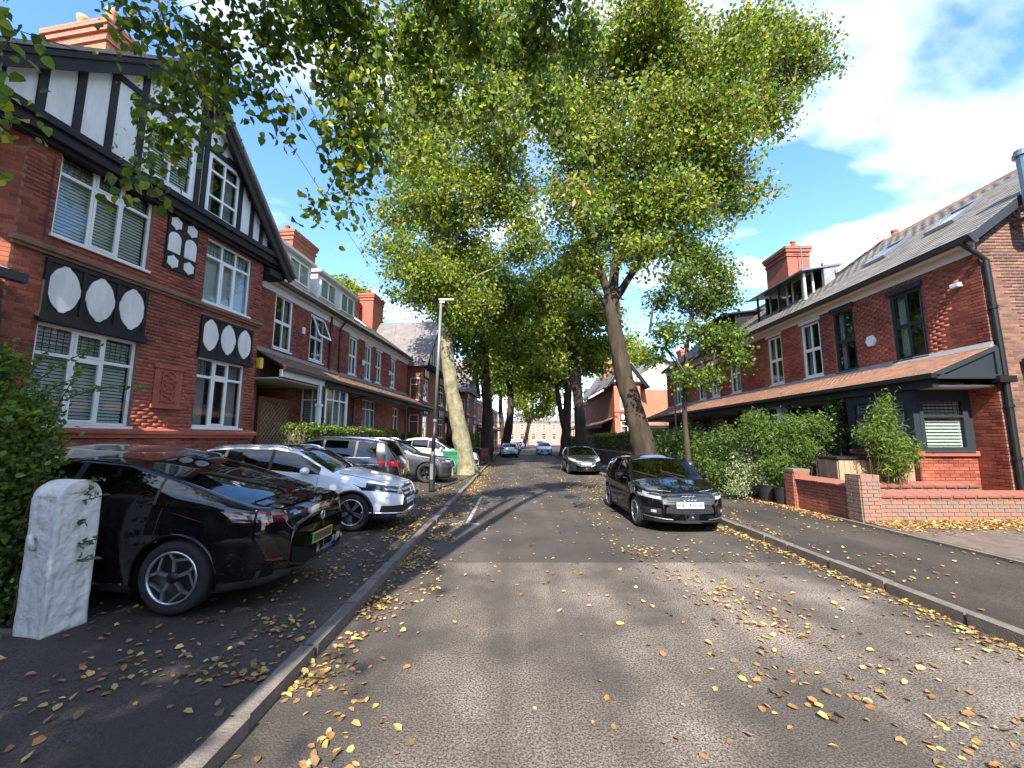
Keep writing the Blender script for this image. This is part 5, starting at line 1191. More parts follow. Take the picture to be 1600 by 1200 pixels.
# ------------------------------------------------------------------ foliage
def leaf_mesh(name, P, size, mats, probs, droop=.5, fold=.18, aspect=.36, spread=.35, dirs=None, fine=False):
    """one small folded leaf (two triangles) at every point of P"""
    n = len(P); sz = size * rng.uniform(.65, 1.3, n)[:, None]
    d = rng.normal(size=(n, 3)); d[:, 2] -= droop
    if dirs is not None: d = d * .5 + dirs
    d /= np.linalg.norm(d, axis=1)[:, None]
    s = np.cross(d, rng.normal(size=(n, 3))); s /= np.linalg.norm(s, axis=1)[:, None]; nn = np.cross(s, d)
    mi1 = rng.choice(len(mats), n, p=np.array(probs) / sum(probs))
    if fine:        # heart-shaped blade of four triangles, drawn to a tip
        V = np.empty((n, 6, 3)); V[:, 0] = P; V[:, 3] = P + d * sz * 1.05 + nn * sz * .02
        for k, (q, w, f) in ((1, (.2, .95, .6)), (2, (.62, .8, 1.0))):
            m_ = P + d * sz * q + nn * sz * fold * f; V[:, k] = m_ + s * sz * aspect * w; V[:, 6 - k] = m_ - s * sz * aspect * w
        b = 6 * np.arange(n)[:, None]; Fq = np.concatenate([b + [[0, 1, 2]], b + [[0, 2, 3]], b + [[0, 3, 4]], b + [[0, 4, 5]]], 1).reshape(-1, 3)
        return fast_mesh(name, V.reshape(-1, 3), Fq, mats, np.repeat(mi1, 4))
    V = np.empty((n, 4, 3)); V[:, 0] = P; mid = P + d * sz * .42 + nn * sz * fold
    V[:, 1] = mid + s * sz * aspect; V[:, 2] = P + d * sz; V[:, 3] = mid - s * sz * aspect
    b = 4 * np.arange(n)[:, None]; Fq = np.concatenate([b + [[0, 1, 2]], b + [[0, 2, 3]]], 1).reshape(-1, 3)
    mi = np.repeat(mi1, 2)
    return fast_mesh(name, V.reshape(-1, 3), Fq, mats, mi)
def cloud(clusters, n_sprays, per, sig, flat=1.0, shell=.55):
    """leaf points gathered in sprays through the volume of each cluster (centre, radius)"""
    vol = np.array([(c[1] if np.isscalar(c[1]) else float(np.prod(c[1])) ** (1 / 3)) ** 2.2 for c in clusters]); vol /= vol.sum()
    P = []; S = []
    for (c, r), w in zip(clusters, vol):
        m = max(4, int(n_sprays * w)); u = rng.normal(size=(m, 3)); u /= np.linalg.norm(u, axis=1)[:, None]
        rad = (shell + (1 - shell) * rng.random(m)) ** .9 * rng.uniform(.55, 1.3, m)
        sp = np.array(c) + u * rad[:, None] * np.array(r if not np.isscalar(r) else (r, r, r))
        S.append(sp)
        k = rng.poisson(per, m); pts = np.repeat(sp, k, 0) + rng.normal(size=(k.sum(), 3)) * sig * np.array([1, 1, flat]); P.append(pts)
    return np.concatenate(P), np.concatenate(S)
def bark_tube(mb, pts, rads, n=14, rough=.12, seg=.3):
    P = [Vector(p) for p in pts]; out = []; rr = []
    for i in range(len(P) - 1):
        k = max(1, int((P[i + 1] - P[i]).length / seg))
        for j in range(k):
            t = j / k
            p0 = P[max(i - 1, 0)]; p1 = P[i]; p2 = P[i + 1]; p3 = P[min(i + 2, len(P) - 1)]
            q = .5 * ((2 * p1) + (p2 - p0) * t + (2 * p0 - 5 * p1 + 4 * p2 - p3) * t * t + (3 * p1 - p0 - 3 * p2 + p3) * t ** 3)
            out.append(q); rr.append(rads[i] + (rads[i + 1] - rads[i]) * t)
    out.append(P[-1]); rr.append(rads[-1])
    s = len(mb.v); mb.tube(out, rr, n)
    for i in range(s, s + len(out) * n):
        k = (i - s) // n; c = out[k]; v = Vector(mb.v[i]); d = v - c
        f = 1 + rough * (mnoise.noise(v * 1.6) * 1.2 + mnoise.noise(v * 5) * .5 + .9 * mnoise.noise(Vector((v.x * 7, v.y * 7, v.z * 1.4))))
        mb.v[i] = tuple(c + d * f)
def tree(name, label, trunk, rads, limbs, clusters, leaves, size, mats=('lf_green', 'lf_yel', 'lf_dark', 'lf_brown'), probs=(.5, .25, .2, .05), bark='bark', sig=.32, per=16, group='street trees', droop=.5, twigs=True, flare=1.5, n=14, cat='tree', minz=None, shell=.5):
    base = Vector(trunk[0]); t = thing(name, label, cat, base, 0, group); o3 = np.array(base)
    L_ = lambda p: Vector(p) - base
    mb = MB(); tr = [L_(p) for p in trunk]
    lo = tr[0].copy(); lo.z -= .1; nxt = tr[0] + (tr[1] - tr[0]).normalized() * min(.5, (tr[1] - tr[0]).length * .4)
    bark_tube(mb, [lo, nxt] + tr[1:], [rads[0] * flare * 1.12, rads[0]] + list(rads[1:]), n + 14, .13, .16)
    mb.build('trunk', bark, t, smooth=True)
    ends = []
    for pts, r0, r1 in limbs:
        q = [L_(p) for p in pts]; b = MB(); bark_tube(b, q, list(np.linspace(r0, r1, len(q))), 9, .1)
        b.build('branch', bark, t, smooth=True); ends += q[1:]
    if not ends: ends = tr[-2:]
    cl = [(np.array(c) - o3, r) for c, r in clusters]
    P, S = cloud(cl, leaves / per, per, sig, .62, shell)
    if minz is not None: P = P[P[:, 2] + base.z > minz]
    if twigs:
        b = MB(); E_ = np.array([tuple(e) for e in ends])
        for (c, r) in cl:      # smaller boughs into each clump
            k = np.argmin(((E_ - c) ** 2).sum(1)); a = Vector(E_[k]); e = Vector(c); mid = (a + e) / 2 + Vector((jit(.3), jit(.3), .25))
            b.tube([a, mid, e], [.055, .04, .02], 6)
        sel = rng.choice(len(S), min(len(S), 260), replace=False)
        for k in sel:
            d = [np.sum((S[k] - c) ** 2) for c, _ in cl]; c = cl[int(np.argmin(d))][0]; a = Vector(c) * .75 + Vector(S[k]) * .25
            b.tube([a, (a + Vector(S[k])) / 2 + Vector((0, 0, .1)), S[k]], [.016, .011, .005], 4, False)
        tw = b.build('twigs', 'twig', t, fix=False); tw['kind'] = 'stuff'
    cr = link('crown', leaf_mesh('crown', P, size, mats, probs, droop), t); cr['kind'] = 'stuff'
    return t
def C(lst, Y, dy=1.5):
    """clumps given as (px, py, r px[, dy]) on the survey sheet, at real distance Y"""
    out = []
    for q in lst:
        y = Y + (q[3] if len(q) > 3 else jit(dy)); out.append((tuple(at(q[0], q[1], y)), q[2] / F * y))
    return out
def PT(lst, Y): return [at(x, y, Y + (r[0] if r else 0)) for x, y, *r in lst]
def gnd(x, y): return (x, y, gz(x, y))

# pale leaning tree on the left
T1 = [gnd(-2.15, 21)] + PT([(722, 690), (708, 620), (697, 540), (690, 470), (688, 390), (692, 300), (700, 180), (706, 60)], 21)
tree('street_tree', 'tall tree with pale flaking leaning trunk behind the lamp post', T1, [.46, .42, .36, .32, .29, .25, .2, .14, .07],
     [(PT([(690, 460), (650, 420), (615, 390), (580, 370)], 21), .12, .03), (PT([(690, 400), (740, 330), (780, 260), (800, 180)], 21), .14, .04), (PT([(690, 330), (650, 260), (620, 200), (610, 150)], 21), .13, .03), (PT([(690, 480), (730, 440), (770, 420)], 21), .1, .03)],
     C([(655, 110, 50), (705, 60, 75), (790, 70, 75), (660, 190, 70), (640, 255, 42), (625, 335, 42), (690, 300, 75), (770, 190, 75), (780, 300, 65), (640, 410, 40), (715, 400, 62), (592, 385, 20), (820, 380, 45), (850, 110, 60), (735, 470, 40), (640, 460, 22), (615, 430, 16), (690, 430, 42, -1.2), (662, 455, 30, -1.2), (715, 490, 28, -1)], 21), 72000, .195, probs=(.52, .32, .11, .05), bark='bark_pale', sig=.4, per=60, flare=1.3)
# big dark leaning tree on the right
R1 = [gnd(5.45, 17)] + PT([(1004, 690), (984, 620), (967, 550), (957, 490), (956, 462)], 17)
tree('street_tree', 'big dark trunk leaning left behind the black hatchback with forked limbs', R1, [.55, .44, .37, .33, .31, .3],
     [(PT([(955, 470), (935, 415), (912, 360), (890, 270), (885, 180)], 17), .19, .05), (PT([(957, 466), (965, 390), (985, 300), (1000, 180), (1006, 30)], 17), .23, .06), (PT([(960, 470), (1000, 410), (1060, 340), (1120, 260), (1180, 190), (1240, 130)], 17), .17, .03), (PT([(985, 300), (1050, 230), (1110, 140), (1150, 80)], 17), .12, .03), (PT([(950, 480), (925, 450), (905, 440)], 17), .1, .04)],
     C([(945, 110, 75), (1040, 90, 85), (1130, 100, 70), (1215, 110, 55), (1265, 95, 38), (1190, 180, 48), (1120, 200, 70), (1030, 215, 85), (930, 245, 65), (1120, 285, 50), (1050, 320, 70), (960, 340, 75), (890, 320, 45), (885, 190, 60), (1000, 395, 38), (1165, 55, 45), (1010, 25, 75), (1150, 320, 28), (1230, 60, 35), (900, 400, 35), (1060, 390, 30), (1180, 300, 18)], 17, 1.8), 80000, .17, probs=(.56, .22, .14, .08), sig=.36, per=58)
# slender young tree in the right gardens
SL = [gnd(6.25, 15)] + PT([(1070, 650), (1072, 560), (1082, 480), (1090, 420)], 15)
tree('young_tree', 'slender young tree with dark airy leaves in front of the right terrace', SL, [.11, .085, .075, .055, .03],
     [(PT([(1071, 590), (1040, 545), (1015, 520)], 15), .035, .012), (PT([(1072, 570), (1110, 540), (1140, 530)], 15), .035, .012), (PT([(1078, 510), (1110, 470), (1130, 450)], 15), .03, .01)],
     C([(1090, 405, 34), (1125, 430, 26), (1062, 440, 32), (1100, 470, 34), (1135, 470, 18), (1030, 470, 20), (1045, 520, 24), (1130, 530, 30), (1090, 520, 22), (1150, 560, 18), (1075, 590, 18), (1020, 560, 16), (1110, 590, 18)], 15, .5), 11000, .13, probs=(.4, .1, .5, 0), sig=.22, per=12, flare=1.2, n=10, group=None)
def plain(name, label, base, trunk, r, Y, cl, leaves, size, **k):
    return tree(name, label, [gnd(*base)] + PT(trunk, Y), r, k.pop('limbs', []), C(cl, Y, k.pop('dy', 2.5)), leaves, size, **k)
plain('street_tree', 'straight dark trunk on the left just past the pale leaning tree', (-1.95, 33), [(762, 640), (757, 560), (760, 480), (765, 420)], [.5, .4, .34, .28, .15], 33,
      [(740, 530, 42), (785, 500, 48), (712, 490, 46), (765, 440, 52), (802, 545, 34), (735, 575, 22), (700, 440, 40), (815, 470, 40), (690, 540, 24)], 20000, .28, probs=(.6, .2, .17, .03), sig=.45)
plain('street_tree', 'farther dark trunk on the left behind the white hatchback', (-.9, 47), [(797, 650), (797, 610), (792, 560)], [.5, .42, .36, .2], 47,
      [(812, 555, 36), (780, 575, 26), (830, 520, 38), (800, 510, 36), (822, 600, 18), (770, 545, 24)], 11000, .36, probs=(.5, .3, .18, .02), sig=.6)
plain('street_tree', 'dark upright trunk on the right behind the small dark hatchback', (5.05, 30.5), [(905, 640), (899, 575), (894, 510), (892, 450)], [.46, .38, .34, .28, .15], 30.5,
      [(905, 535, 30), (880, 475, 46), (928, 560, 28), (862, 520, 36), (940, 490, 34), (905, 425, 46), (850, 450, 36), (955, 540, 20), (870, 570, 20)], 18000, .27, probs=(.55, .28, .13, .04), sig=.42)
plain('street_tree', 'twin dark trunk on the right beside the blue bin', (5.1, 41), [(886, 640), (890, 580), (895, 540)], [.5, .4, .33, .2], 41,
      [(862, 565, 28), (885, 590, 22), (845, 540, 28), (870, 520, 34), (905, 560, 26), (838, 580, 18)], 11000, .34, probs=(.45, .38, .15, .02), sig=.55, limbs=[(PT([(884, 680), (872, 620), (868, 570)], 41), .32, .15)])
plain('street_tree', 'bright yellow green tree at the bend at the far end', (2.2, 82), [(831, 640), (832, 600)], [.4, .3, .2], 82, [(825, 612, 18), (845, 598, 22), (806, 600, 18), (860, 620, 14), (836, 575, 22), (812, 630, 12), (850, 640, 14), (828, 648, 10)], 12000, .5, probs=(.35, .6, .05, 0), sig=.9, dy=4)
plain('street_tree', 'distant green tree on the left of the far bend', (-1.2, 68), [(782, 640), (784, 600)], [.45, .35, .2], 68, [(778, 600, 22), (795, 585, 24), (765, 580, 22), (785, 560, 26)], 8000, .45, probs=(.5, .1, .4, 0), sig=.8, dy=4)
plain('garden_tree', 'bright round tree crown rising behind the left terrace roof', (-14.5, 38), [(545, 560), (545, 500)], [.3, .25, .15], 38, [(530, 452, 20), (552, 470, 26), (572, 492, 20), (520, 480, 14)], 9000, .3, probs=(.3, .65, .05, 0), sig=.5, group=None, dy=1)
plain('garden_tree', 'green tree crown behind the orange corner house', (17, 62), [(975, 600), (975, 560)], [.3, .25, .15], 62, [(975, 545, 26), (1000, 560, 20), (950, 580, 20), (940, 560, 18)], 6000, .42, probs=(.3, .6, .1, 0), sig=.8, group=None)

# lime tree standing beside the camera whose boughs hang into the top of the picture
def overhang():
    base = Vector(gnd(-2.7, -2.2)); t = thing('lime_tree', 'leafy overhanging boughs with brown seed bracts hanging in from the top left', 'tree', base)
    mb = MB(); bark_tube(mb, [(0, 0, -.1), (0, .0, .5), (.1, .1, 3), (.15, .2, 6), (.2, .4, 10)], [.6, .42, .36, .3, .15]); mb.build('trunk', 'bark', t, smooth=True)
    q = [(578, 100, 50, 5.2), (572, 200, 40, 5.1), (560, 270, 30, 5.0), (525, 120, 42, 5.1), (525, 200, 26, 5.0), (545, 330, 14, 5), (560, 40, 60, 5.2), (560, 150, 48, 5.0), (548, 240, 30, 5.0), (535, 300, 18, 5.0), (490, 40, 52, 5.2), (430, 60, 50, 4.8), (350, 110, 46, 4.6), (290, 150, 40, 4.5), (255, 210, 34, 4.4), (240, 270, 18, 4.4), (330, 60, 40, 4.6), (250, 40, 40, 4.5), (190, 20, 28, 4.4), (6, 185, 13, 3.2), (10, 60, 16, 3.4), (200, 285, 10, 4.3), (330, 190, 22, 4.5), (420, 150, 26, 4.8),
         (640, 60, 60, 5.8), (690, 140, 45, 6), (740, 40, 60, 6.2), (760, 150, 40, 6.4), (830, 60, 60, 6.8), (850, 160, 42, 7), (800, 220, 24, 6.6), (910, 60, 50, 7.2), (640, 200, 26, 5.6), (900, 230, 24, 6.5), (700, 240, 18, 6), (920, 300, 20, 6), (490, 320, 10, 5), (450, 200, 14, 4.8), (590, 240, 22, 5.2), (960, 150, 30, 7.4), (680, -40, 90, 5.5), (500, -60, 90, 4.6), (330, -60, 80, 4.2), (860, -50, 90, 6.2)]
    cl = []; 
    for x, y, r, Y in q: p = at(x, y, Y); cl.append((np.array(p - base), (r / F * Y, r / F * Y, r / F * Y * 1.0)))
    mbn = MB()
    hubs = [Vector((-.6, 5.0, 7.2)), Vector((1.8, 6.4, 8.4)), Vector((3.2, 8.2, 9.0)), Vector((-1.6, 5.6, 7.4))]
    for hb in hubs:
        b = MB(); bark_tube(b, [(.15, .2, 5.2), Vector((.1, .2, 6.5)) * .4 + hb * .6 + Vector((0, 0, .6)), hb], [.16, .1, .04], 9); b.build('branch', 'bark', t, smooth=True)
    for c, r in cl:
        e = Vector(c); up_ = [Vector(k[0]) for k in cl if k[0][2] > c[2] + .12 and np.linalg.norm(k[0] - c) < 1.6]; hb = min(up_ or hubs, key=lambda h: (h - e).length); top = hb * .4 + e * .6 + Vector((0, 0, .08))
        mbn.tube([hb, (hb + top) / 2 + Vector((0, 0, .2)), top + Vector((jit(.15), jit(.15), 0)), e + Vector((jit(.12), jit(.12), r[0] * .4)), e - Vector((jit(.15), jit(.15), r[0] * .5))], [.014, .009, .006, .004, .002], 4, False)
    tw = mbn.build('twigs', 'twig', t, fix=False); tw['kind'] = 'stuff'
    P, S = cloud(cl, 1250, 12, .12, 1.5, .2)
    o3 = np.array(base); camp = np.array((0, 0, CH)); dist = np.linalg.norm(P + o3 - camp, axis=1)
    vis = np.array([in_view(p + o3, 0) for p in P]); order = np.argsort(np.where(vis, dist, 99))
    near = P[order[:300]]; rest = P[order[300:]]
    cr = link('crown', leaf_mesh('crown', rest, .1, ('lf_green', 'lf_dark', 'lf_yel'), (.5, .36, .14), 1.1, aspect=.4, fine=True), t); cr['kind'] = 'stuff'
    lm = [leaf_mesh('leaf', np.zeros((1, 3)), .1, (m,), (1,), 1.1, aspect=.4, fine=True) for m in ('lf_green', 'lf_dark', 'lf_green', 'lf_yel') for _ in range(5)]
    for p in near:
        o = bpy.data.objects.new('leaf', random.choice(lm)); COL.objects.link(o); o.parent = t; o.location = p; o.rotation_euler = (0, 0, random.uniform(0, 6.28)); k = random.uniform(.75, 1.2); o.scale = (k, k, k)
    # hanging bracts and seeds
    P2, _ = cloud([c for c in cl if c[1][0] > .2][:26], 330, 11, .12, 1.6, .2)
    sd_ = link('seed_bracts', leaf_mesh('seed_bracts', P2, .05, ('lf_brown', 'lf_yel'), (.85, .15), 2.5, aspect=.25), t); sd_['kind'] = 'stuff'
    br = C([(905, 300, 6)], 5.8); 
    P3 = np.array([np.array(at(880 + k * 9, 285 + 12 * (k % 3), 5.8)) - o3 for k in range(5)]); dl = link('withered_leaves', leaf_mesh('withered_leaves', P3, .17, ('fall_o',), (1,), 2.2, aspect=.22), t); dl['kind'] = 'stuff'
    # the crown overhead and behind, which shades the foreground
    up = [((-4.6, -3, 9.5), 1.8), ((-5, -6, 9), 1.8), ((-4.9, -8, 11), 2.0), ((-5.5, -1, 8.5), 1.5), ((-3.6, 1.5, 9), 1.2), ((-5.2, 2, 8.2), 1.1)]
    P4, _ = cloud([(np.array(c) - o3, r) for c, r in up], 900, 13, .4)
    c2 = link('upper_crown', leaf_mesh('upper_crown', P4, .2, ('lf_green', 'lf_dark', 'lf_yel'), (.5, .3, .2), .6), t); c2['kind'] = 'stuff'
overhang()

# ------------------------------------------------------------------ hedges and shrubs
def shrub(name, label, blobs, leaves, size, mats, probs, cat='shrub', sig=.07, per=9, droop=-.2, stems=True, flat=1, shell=.6, aspect=.34, group=None, fold=.18):
    c0 = np.mean([b[0] for b in blobs], 0); base = Vector((c0[0], c0[1], gz(c0[0], c0[1]))); o3 = np.array(base)
    t = thing(name, label, cat, base, 0, group)
    P, S = cloud([(np.array(c) - o3, r) for c, r in blobs], leaves / per, per, sig, flat, shell); P = P[P[:, 2] > .02]
    f = link('foliage', leaf_mesh('foliage', P, size, mats, probs, droop, fold=fold, aspect=aspect, fine=size < .07), t); f['kind'] = 'stuff'
    if stems:
        b = MB()
        for c, r in blobs:
            for _ in range(3): a = Vector((c[0] - o3[0] + jit(.15), c[1] - o3[1] + jit(.08), 0)); e = Vector(c) - base + Vector((jit(.3), jit(.15), jit(.3))); b.tube([a, (a + e) / 2 + Vector((jit(.1), jit(.06), 0)), e], [.011, .008, .004], 6)
        s_ = b.build('stems', 'twig', t, fix=False); s_['kind'] = 'stuff'
    return t
def hedge(name, label, x0, x1, y0, y1, z1, n, size, mats, probs, z0=None):
    xm, ym = (x0 + x1) / 2, (y0 + y1) / 2; zb_ = gz(xm, ym) if z0 is None else z0; t = thing(name, label, 'hedge', (xm, ym, zb_))
    hx, hy, hz = (x1 - x0) / 2, (y1 - y0) / 2, z1 - zb_
    core = MB().box(-hx + .12, hx - .12, -hy + .12, hy - .12, 0, hz - .12).build('core', 'twig', t)
    u = rng.uniform(-1, 1, (n, 3)); ax = rng.choice(3, n, p=[.45, .2, .35]); sg = rng.choice([-1, 1], n)
    for k in range(3): u[ax == k, k] = sg[ax == k] * rng.uniform(.82, 1.02, (ax == k).sum())
    u[(ax == 2), 2] = np.abs(u[(ax == 2), 2]); P = u * [hx, hy, hz / 2] + [0, 0, hz / 2]
    P += np.array([[.09 * mnoise.noise(Vector(p) * 1.3), .09 * mnoise.noise(Vector(p) * 1.3 + Vector((5, 0, 0))), .1 * mnoise.noise(Vector(p) * 1.1 + Vector((0, 7, 0)))] for p in P]) + rng.normal(size=P.shape) * .03
    f = link('foliage', leaf_mesh('foliage', P, size, mats, probs, -.3), t); f['kind'] = 'stuff'; return t
H1 = ('lf_hedge', 'lf_lime', 'lf_dark')
hedge('clipped_hedge', 'clipped bright green hedge in front of the left terrace bay', -6.7, -5.95, 12.3, 22.6, 2.2, 16000, .085, H1, (.4, .45, .15))
hedge('clipped_hedge', 'second clipped hedge behind the white suv', -6.6, -5.9, 25.5, 34, 2.1, 9000, .11, H1, (.5, .15, .35))
hedge('clipped_hedge', 'dark clipped hedge between the pale and the straight left trunks', -5.4, -4.6, 37, 46, 2.2, 5000, .15, H1, (.4, .1, .5))
hedge('clipped_hedge', 'sunlit hedge above the low brick wall beside the leaning trunk', 7.1, 7.9, 19.5, 36.5, 2.15, 16000, .1, H1, (.4, .5, .1))
hedge('clipped_hedge', 'dark hedge along the right gardens beyond the sunlit one', 6.6, 7.6, 38, 52, 2.0, 5000, .15, H1, (.5, .15, .35))
def BL(lst): return [(tuple(at(x, y, Y)), (r[0], r[1], r[2])) for x, y, Y, r in lst]
shrub('privet_bush', 'dense green bush spreading behind the white gatepost on the left edge',
      [((-4.75, 3.88, .75), (.42, .2, .55)), ((-5.3, 3.85, .9), (.55, .22, .7)), ((-5.8, 3.85, 1.1), (.6, .22, .8)), ((-4.85, 3.85, 1.4), (.45, .22, .45)), ((-5.5, 3.85, 1.75), (.6, .24, .5)), ((-4.5, 3.95, 1.6), (.26, .16, .28)), ((-5.0, 3.85, 2.0), (.45, .22, .32)), ((-5.7, 3.8, 2.25), (.5, .22, .32)), ((-4.65, 3.95, .35), (.35, .16, .3)), ((-6.4, 3.9, 1.4), (.6, .24, .9)), ((-5.15, 3.85, 2.3), (.5, .2, .3)), ((-4.7, 3.9, 1.15), (.4, .2, .4)), ((-5.9, 3.8, 2.55), (.5, .2, .3)), ((-4.5, 3.88, 1.95), (.3, .16, .3)), ((-4.95, 3.85, 2.45), (.4, .18, .25))],
      34000, .05, ('lf_hedge', 'lf_green', 'lf_lime'), (.5, .3, .2), cat='bush', sig=.07, aspect=.36, shell=.35)
def sprigs():
    """long wispy shoots standing out of the bush"""
    t = thing('bush_shoots', 'thin wispy shoots rising from the bush in front of the lower bay window', 'shoots', (-4.85, 3.88, gz(-4.85, 3.88))); b = MB(); P = []
    for k in range(26):
        a = Vector((random.uniform(-1.2, .55), jit(.15), random.uniform(1.5, 2.0))); d = Vector((random.uniform(-.3, .75), jit(.1), random.uniform(.35, .95))); pts = [a + d * q + Vector((0, 0, -.25 * q * q)) for q in np.linspace(0, 1, 7)]
        b.tube(pts, [.006, .005, .005, .004, .004, .003, .002], 4, False)
        for q in np.linspace(.1, 1, 17): P.append(tuple(a + d * q + Vector((0, 0, -.25 * q * q)) + Vector((jit(.02), jit(.02), jit(.02))))); P.append(P[-1])
    for k in range(7):    # low ones in front of the car flank
        a = Vector((.75, .05, random.uniform(.5, 1.2))); d = Vector((random.uniform(.25, .5), jit(.05), random.uniform(.0, .25))); pts = [a + d * q for q in np.linspace(0, 1, 5)]; b.tube(pts, .004, 4, False)
        for q in np.linspace(.1, 1, 10): P.append(tuple(a + d * q)); P.append(tuple(a + d * q + Vector((0, .01, .01))))
    s = b.build('stems', 'twig', t, fix=False); s['kind'] = 'stuff'; f = link('foliage', leaf_mesh('foliage', np.array(P), .05, ('lf_bamboo', 'lf_hedge'), (.6, .4), 0, aspect=.26, fine=True), t); f['kind'] = 'stuff'
sprigs()
shrub('evergreen_shrub', 'large dark evergreen shrub behind the black hatchback on the right', BL([(1108, 715, 15.2, (.7, .9, .8)), (1140, 705, 14.4, (.75, .9, .85)), (1165, 712, 13.6, (.6, .8, .75)), (1095, 735, 14.8, (.5, .7, .5)), (1130, 745, 13.4, (.6, .6, .5)), (1185, 690, 13.6, (.6, .6, .6))]), 14000, .085, ('lf_dark', 'lf_hedge'), (.65, .35), sig=.1)
shrub('evergreen_shrub', 'dark hedge mass under the slender tree by the black bollard', BL([(1055, 705, 17.5, (.8, 1.2, .8)), (1075, 695, 18.5, (.8, 1.4, .9)), (1088, 712, 16.5, (.6, .8, .6)), (1065, 725, 16.5, (.6, .8, .5))]), 8000, .1, ('lf_dark', 'lf_hedge'), (.7, .3), sig=.1)
shrub('variegated_shrub', 'pale variegated shrub beside the black planters', BL([(1160, 748, 12.6, (.45, .45, .42)), (1180, 735, 12.3, (.4, .4, .4)), (1150, 765, 12.2, (.3, .3, .28)), (1195, 755, 12.0, (.25, .3, .3)), (1165, 718, 12.8, (.4, .4, .35))]), 5200, .06, ('lf_var', 'lf_bamboo', 'lf_dark'), (.6, .25, .15), sig=.06)
shrub('bamboo', 'feathery green bamboo clump above the red brick pier', BL([(1215, 690, 12.0, (.5, .5, .55)), (1240, 675, 11.7, (.45, .4, .45)), (1195, 680, 12.2, (.45, .4, .5)), (1255, 700, 11.5, (.35, .3, .35)), (1220, 730, 11.7, (.45, .4, .4)), (1275, 665, 11.4, (.3, .25, .25)), (1180, 660, 12.3, (.3, .3, .3))]), 20000, .12, ('lf_bamboo', 'lf_lime', 'lf_hedge'), (.6, .15, .25), droop=.6, aspect=.1, sig=.11, fold=.04, shell=.3)
shrub('bamboo', 'yellow green bamboo in front of the anthracite bay window', BL([(1385, 690, 9.35, (.3, .22, .4)), (1395, 720, 9.3, (.3, .22, .35)), (1380, 650, 9.35, (.16, .15, .3)), (1365, 680, 9.35, (.28, .2, .2)), (1410, 705, 9.3, (.25, .2, .3)), (1385, 625, 9.35, (.07, .07, .14))]), 11000, .1, ('lf_bamboo', 'lf_lime'), (.55, .45), droop=.6, aspect=.1, sig=.08, fold=.04, shell=.3)
shrub('climbing_ivy', 'dark climber with white flowers beside the right porch', [((9.25, 12.0, 2.2), (.25, .4, .7)), ((9.3, 12.6, 1.5), (.3, .5, .8)), ((9.2, 11.8, 2.7), (.2, .3, .25))], 3800, .07, ('lf_dark', 'lf_hedge', 'render'), (.7, .27, .03), cat='climber')
shrub('garden_shrub', 'small shrub between the low wall and the leaning trunk', [((6.5, 18.6, .9), (.4, .5, .45)), ((6.5, 19.4, 1.2), (.4, .5, .5)), ((6.35, 17.6, .6), (.3, .4, .35))], 3500, .08, ('lf_dark', 'lf_hedge', 'lf_brown'), (.5, .4, .1))
shrub('garden_shrub', 'leafy shrub low behind the straight left trunk', [((-3.6, 40, 1.4), (.8, 1, 1.2)), ((-3.8, 36, 1.2), (.7, .8, 1))], 4000, .14, ('lf_hedge', 'lf_lime'), (.5, .5))
shrub('ground_ivy', 'rough undergrowth round the foot of the left trunks', [((-2.4, 31.5, .3), (.7, 1.2, .3)), ((-2.2, 28.5, .25), (.5, 1.2, .22)), ((-2.2, 35, .3), (.6, 1.2, .3))], 2500, .1, ('lf_dark', 'lf_brown', 'fall_b'), (.4, .4, .2), stems=False, cat='undergrowth')

tree('street_tree', 'unseen street tree behind the camera on the right, added for reflections', [gnd(6.4, -10), Vector((6.4, -10, 4)), Vector((6.4, -10, 8))], [.4, .34, .2], [], [((6.8, -10, 7), 2.2), ((7.5, -12, 9), 2.3), ((6.2, -8.5, 9.5), 1.8), ((6.5, -11, 11.5), 2)], 7000, .3)  # two unseen trees added so glass and car paint reflect foliage
tree('street_tree', 'unseen street tree behind the camera on the left, added for reflections', [gnd(-2.8, -16), Vector((-2.8, -16, 4)), Vector((-2.8, -16, 8))], [.4, .34, .2], [], [((-3, -16, 7), 2.6), ((-1.5, -17, 9.5), 2.4), ((-4.5, -15, 9.5), 2.2), ((-2.8, -17, 12), 2)], 7000, .3)
hedge('clipped_hedge', 'unseen hedge behind the camera along the left boundary, added for reflections', -5.2, -4.5, -14, 1.5, 2.0, 5000, .14, H1, (.4, .1, .5))  # unseen hedges, added to fill the reflections low down
hedge('clipped_hedge', 'unseen hedge behind the camera along the right boundary, added for reflections', 7.2, 8, -14, 1.5, 1.8, 4000, .14, H1, (.4, .1, .5))
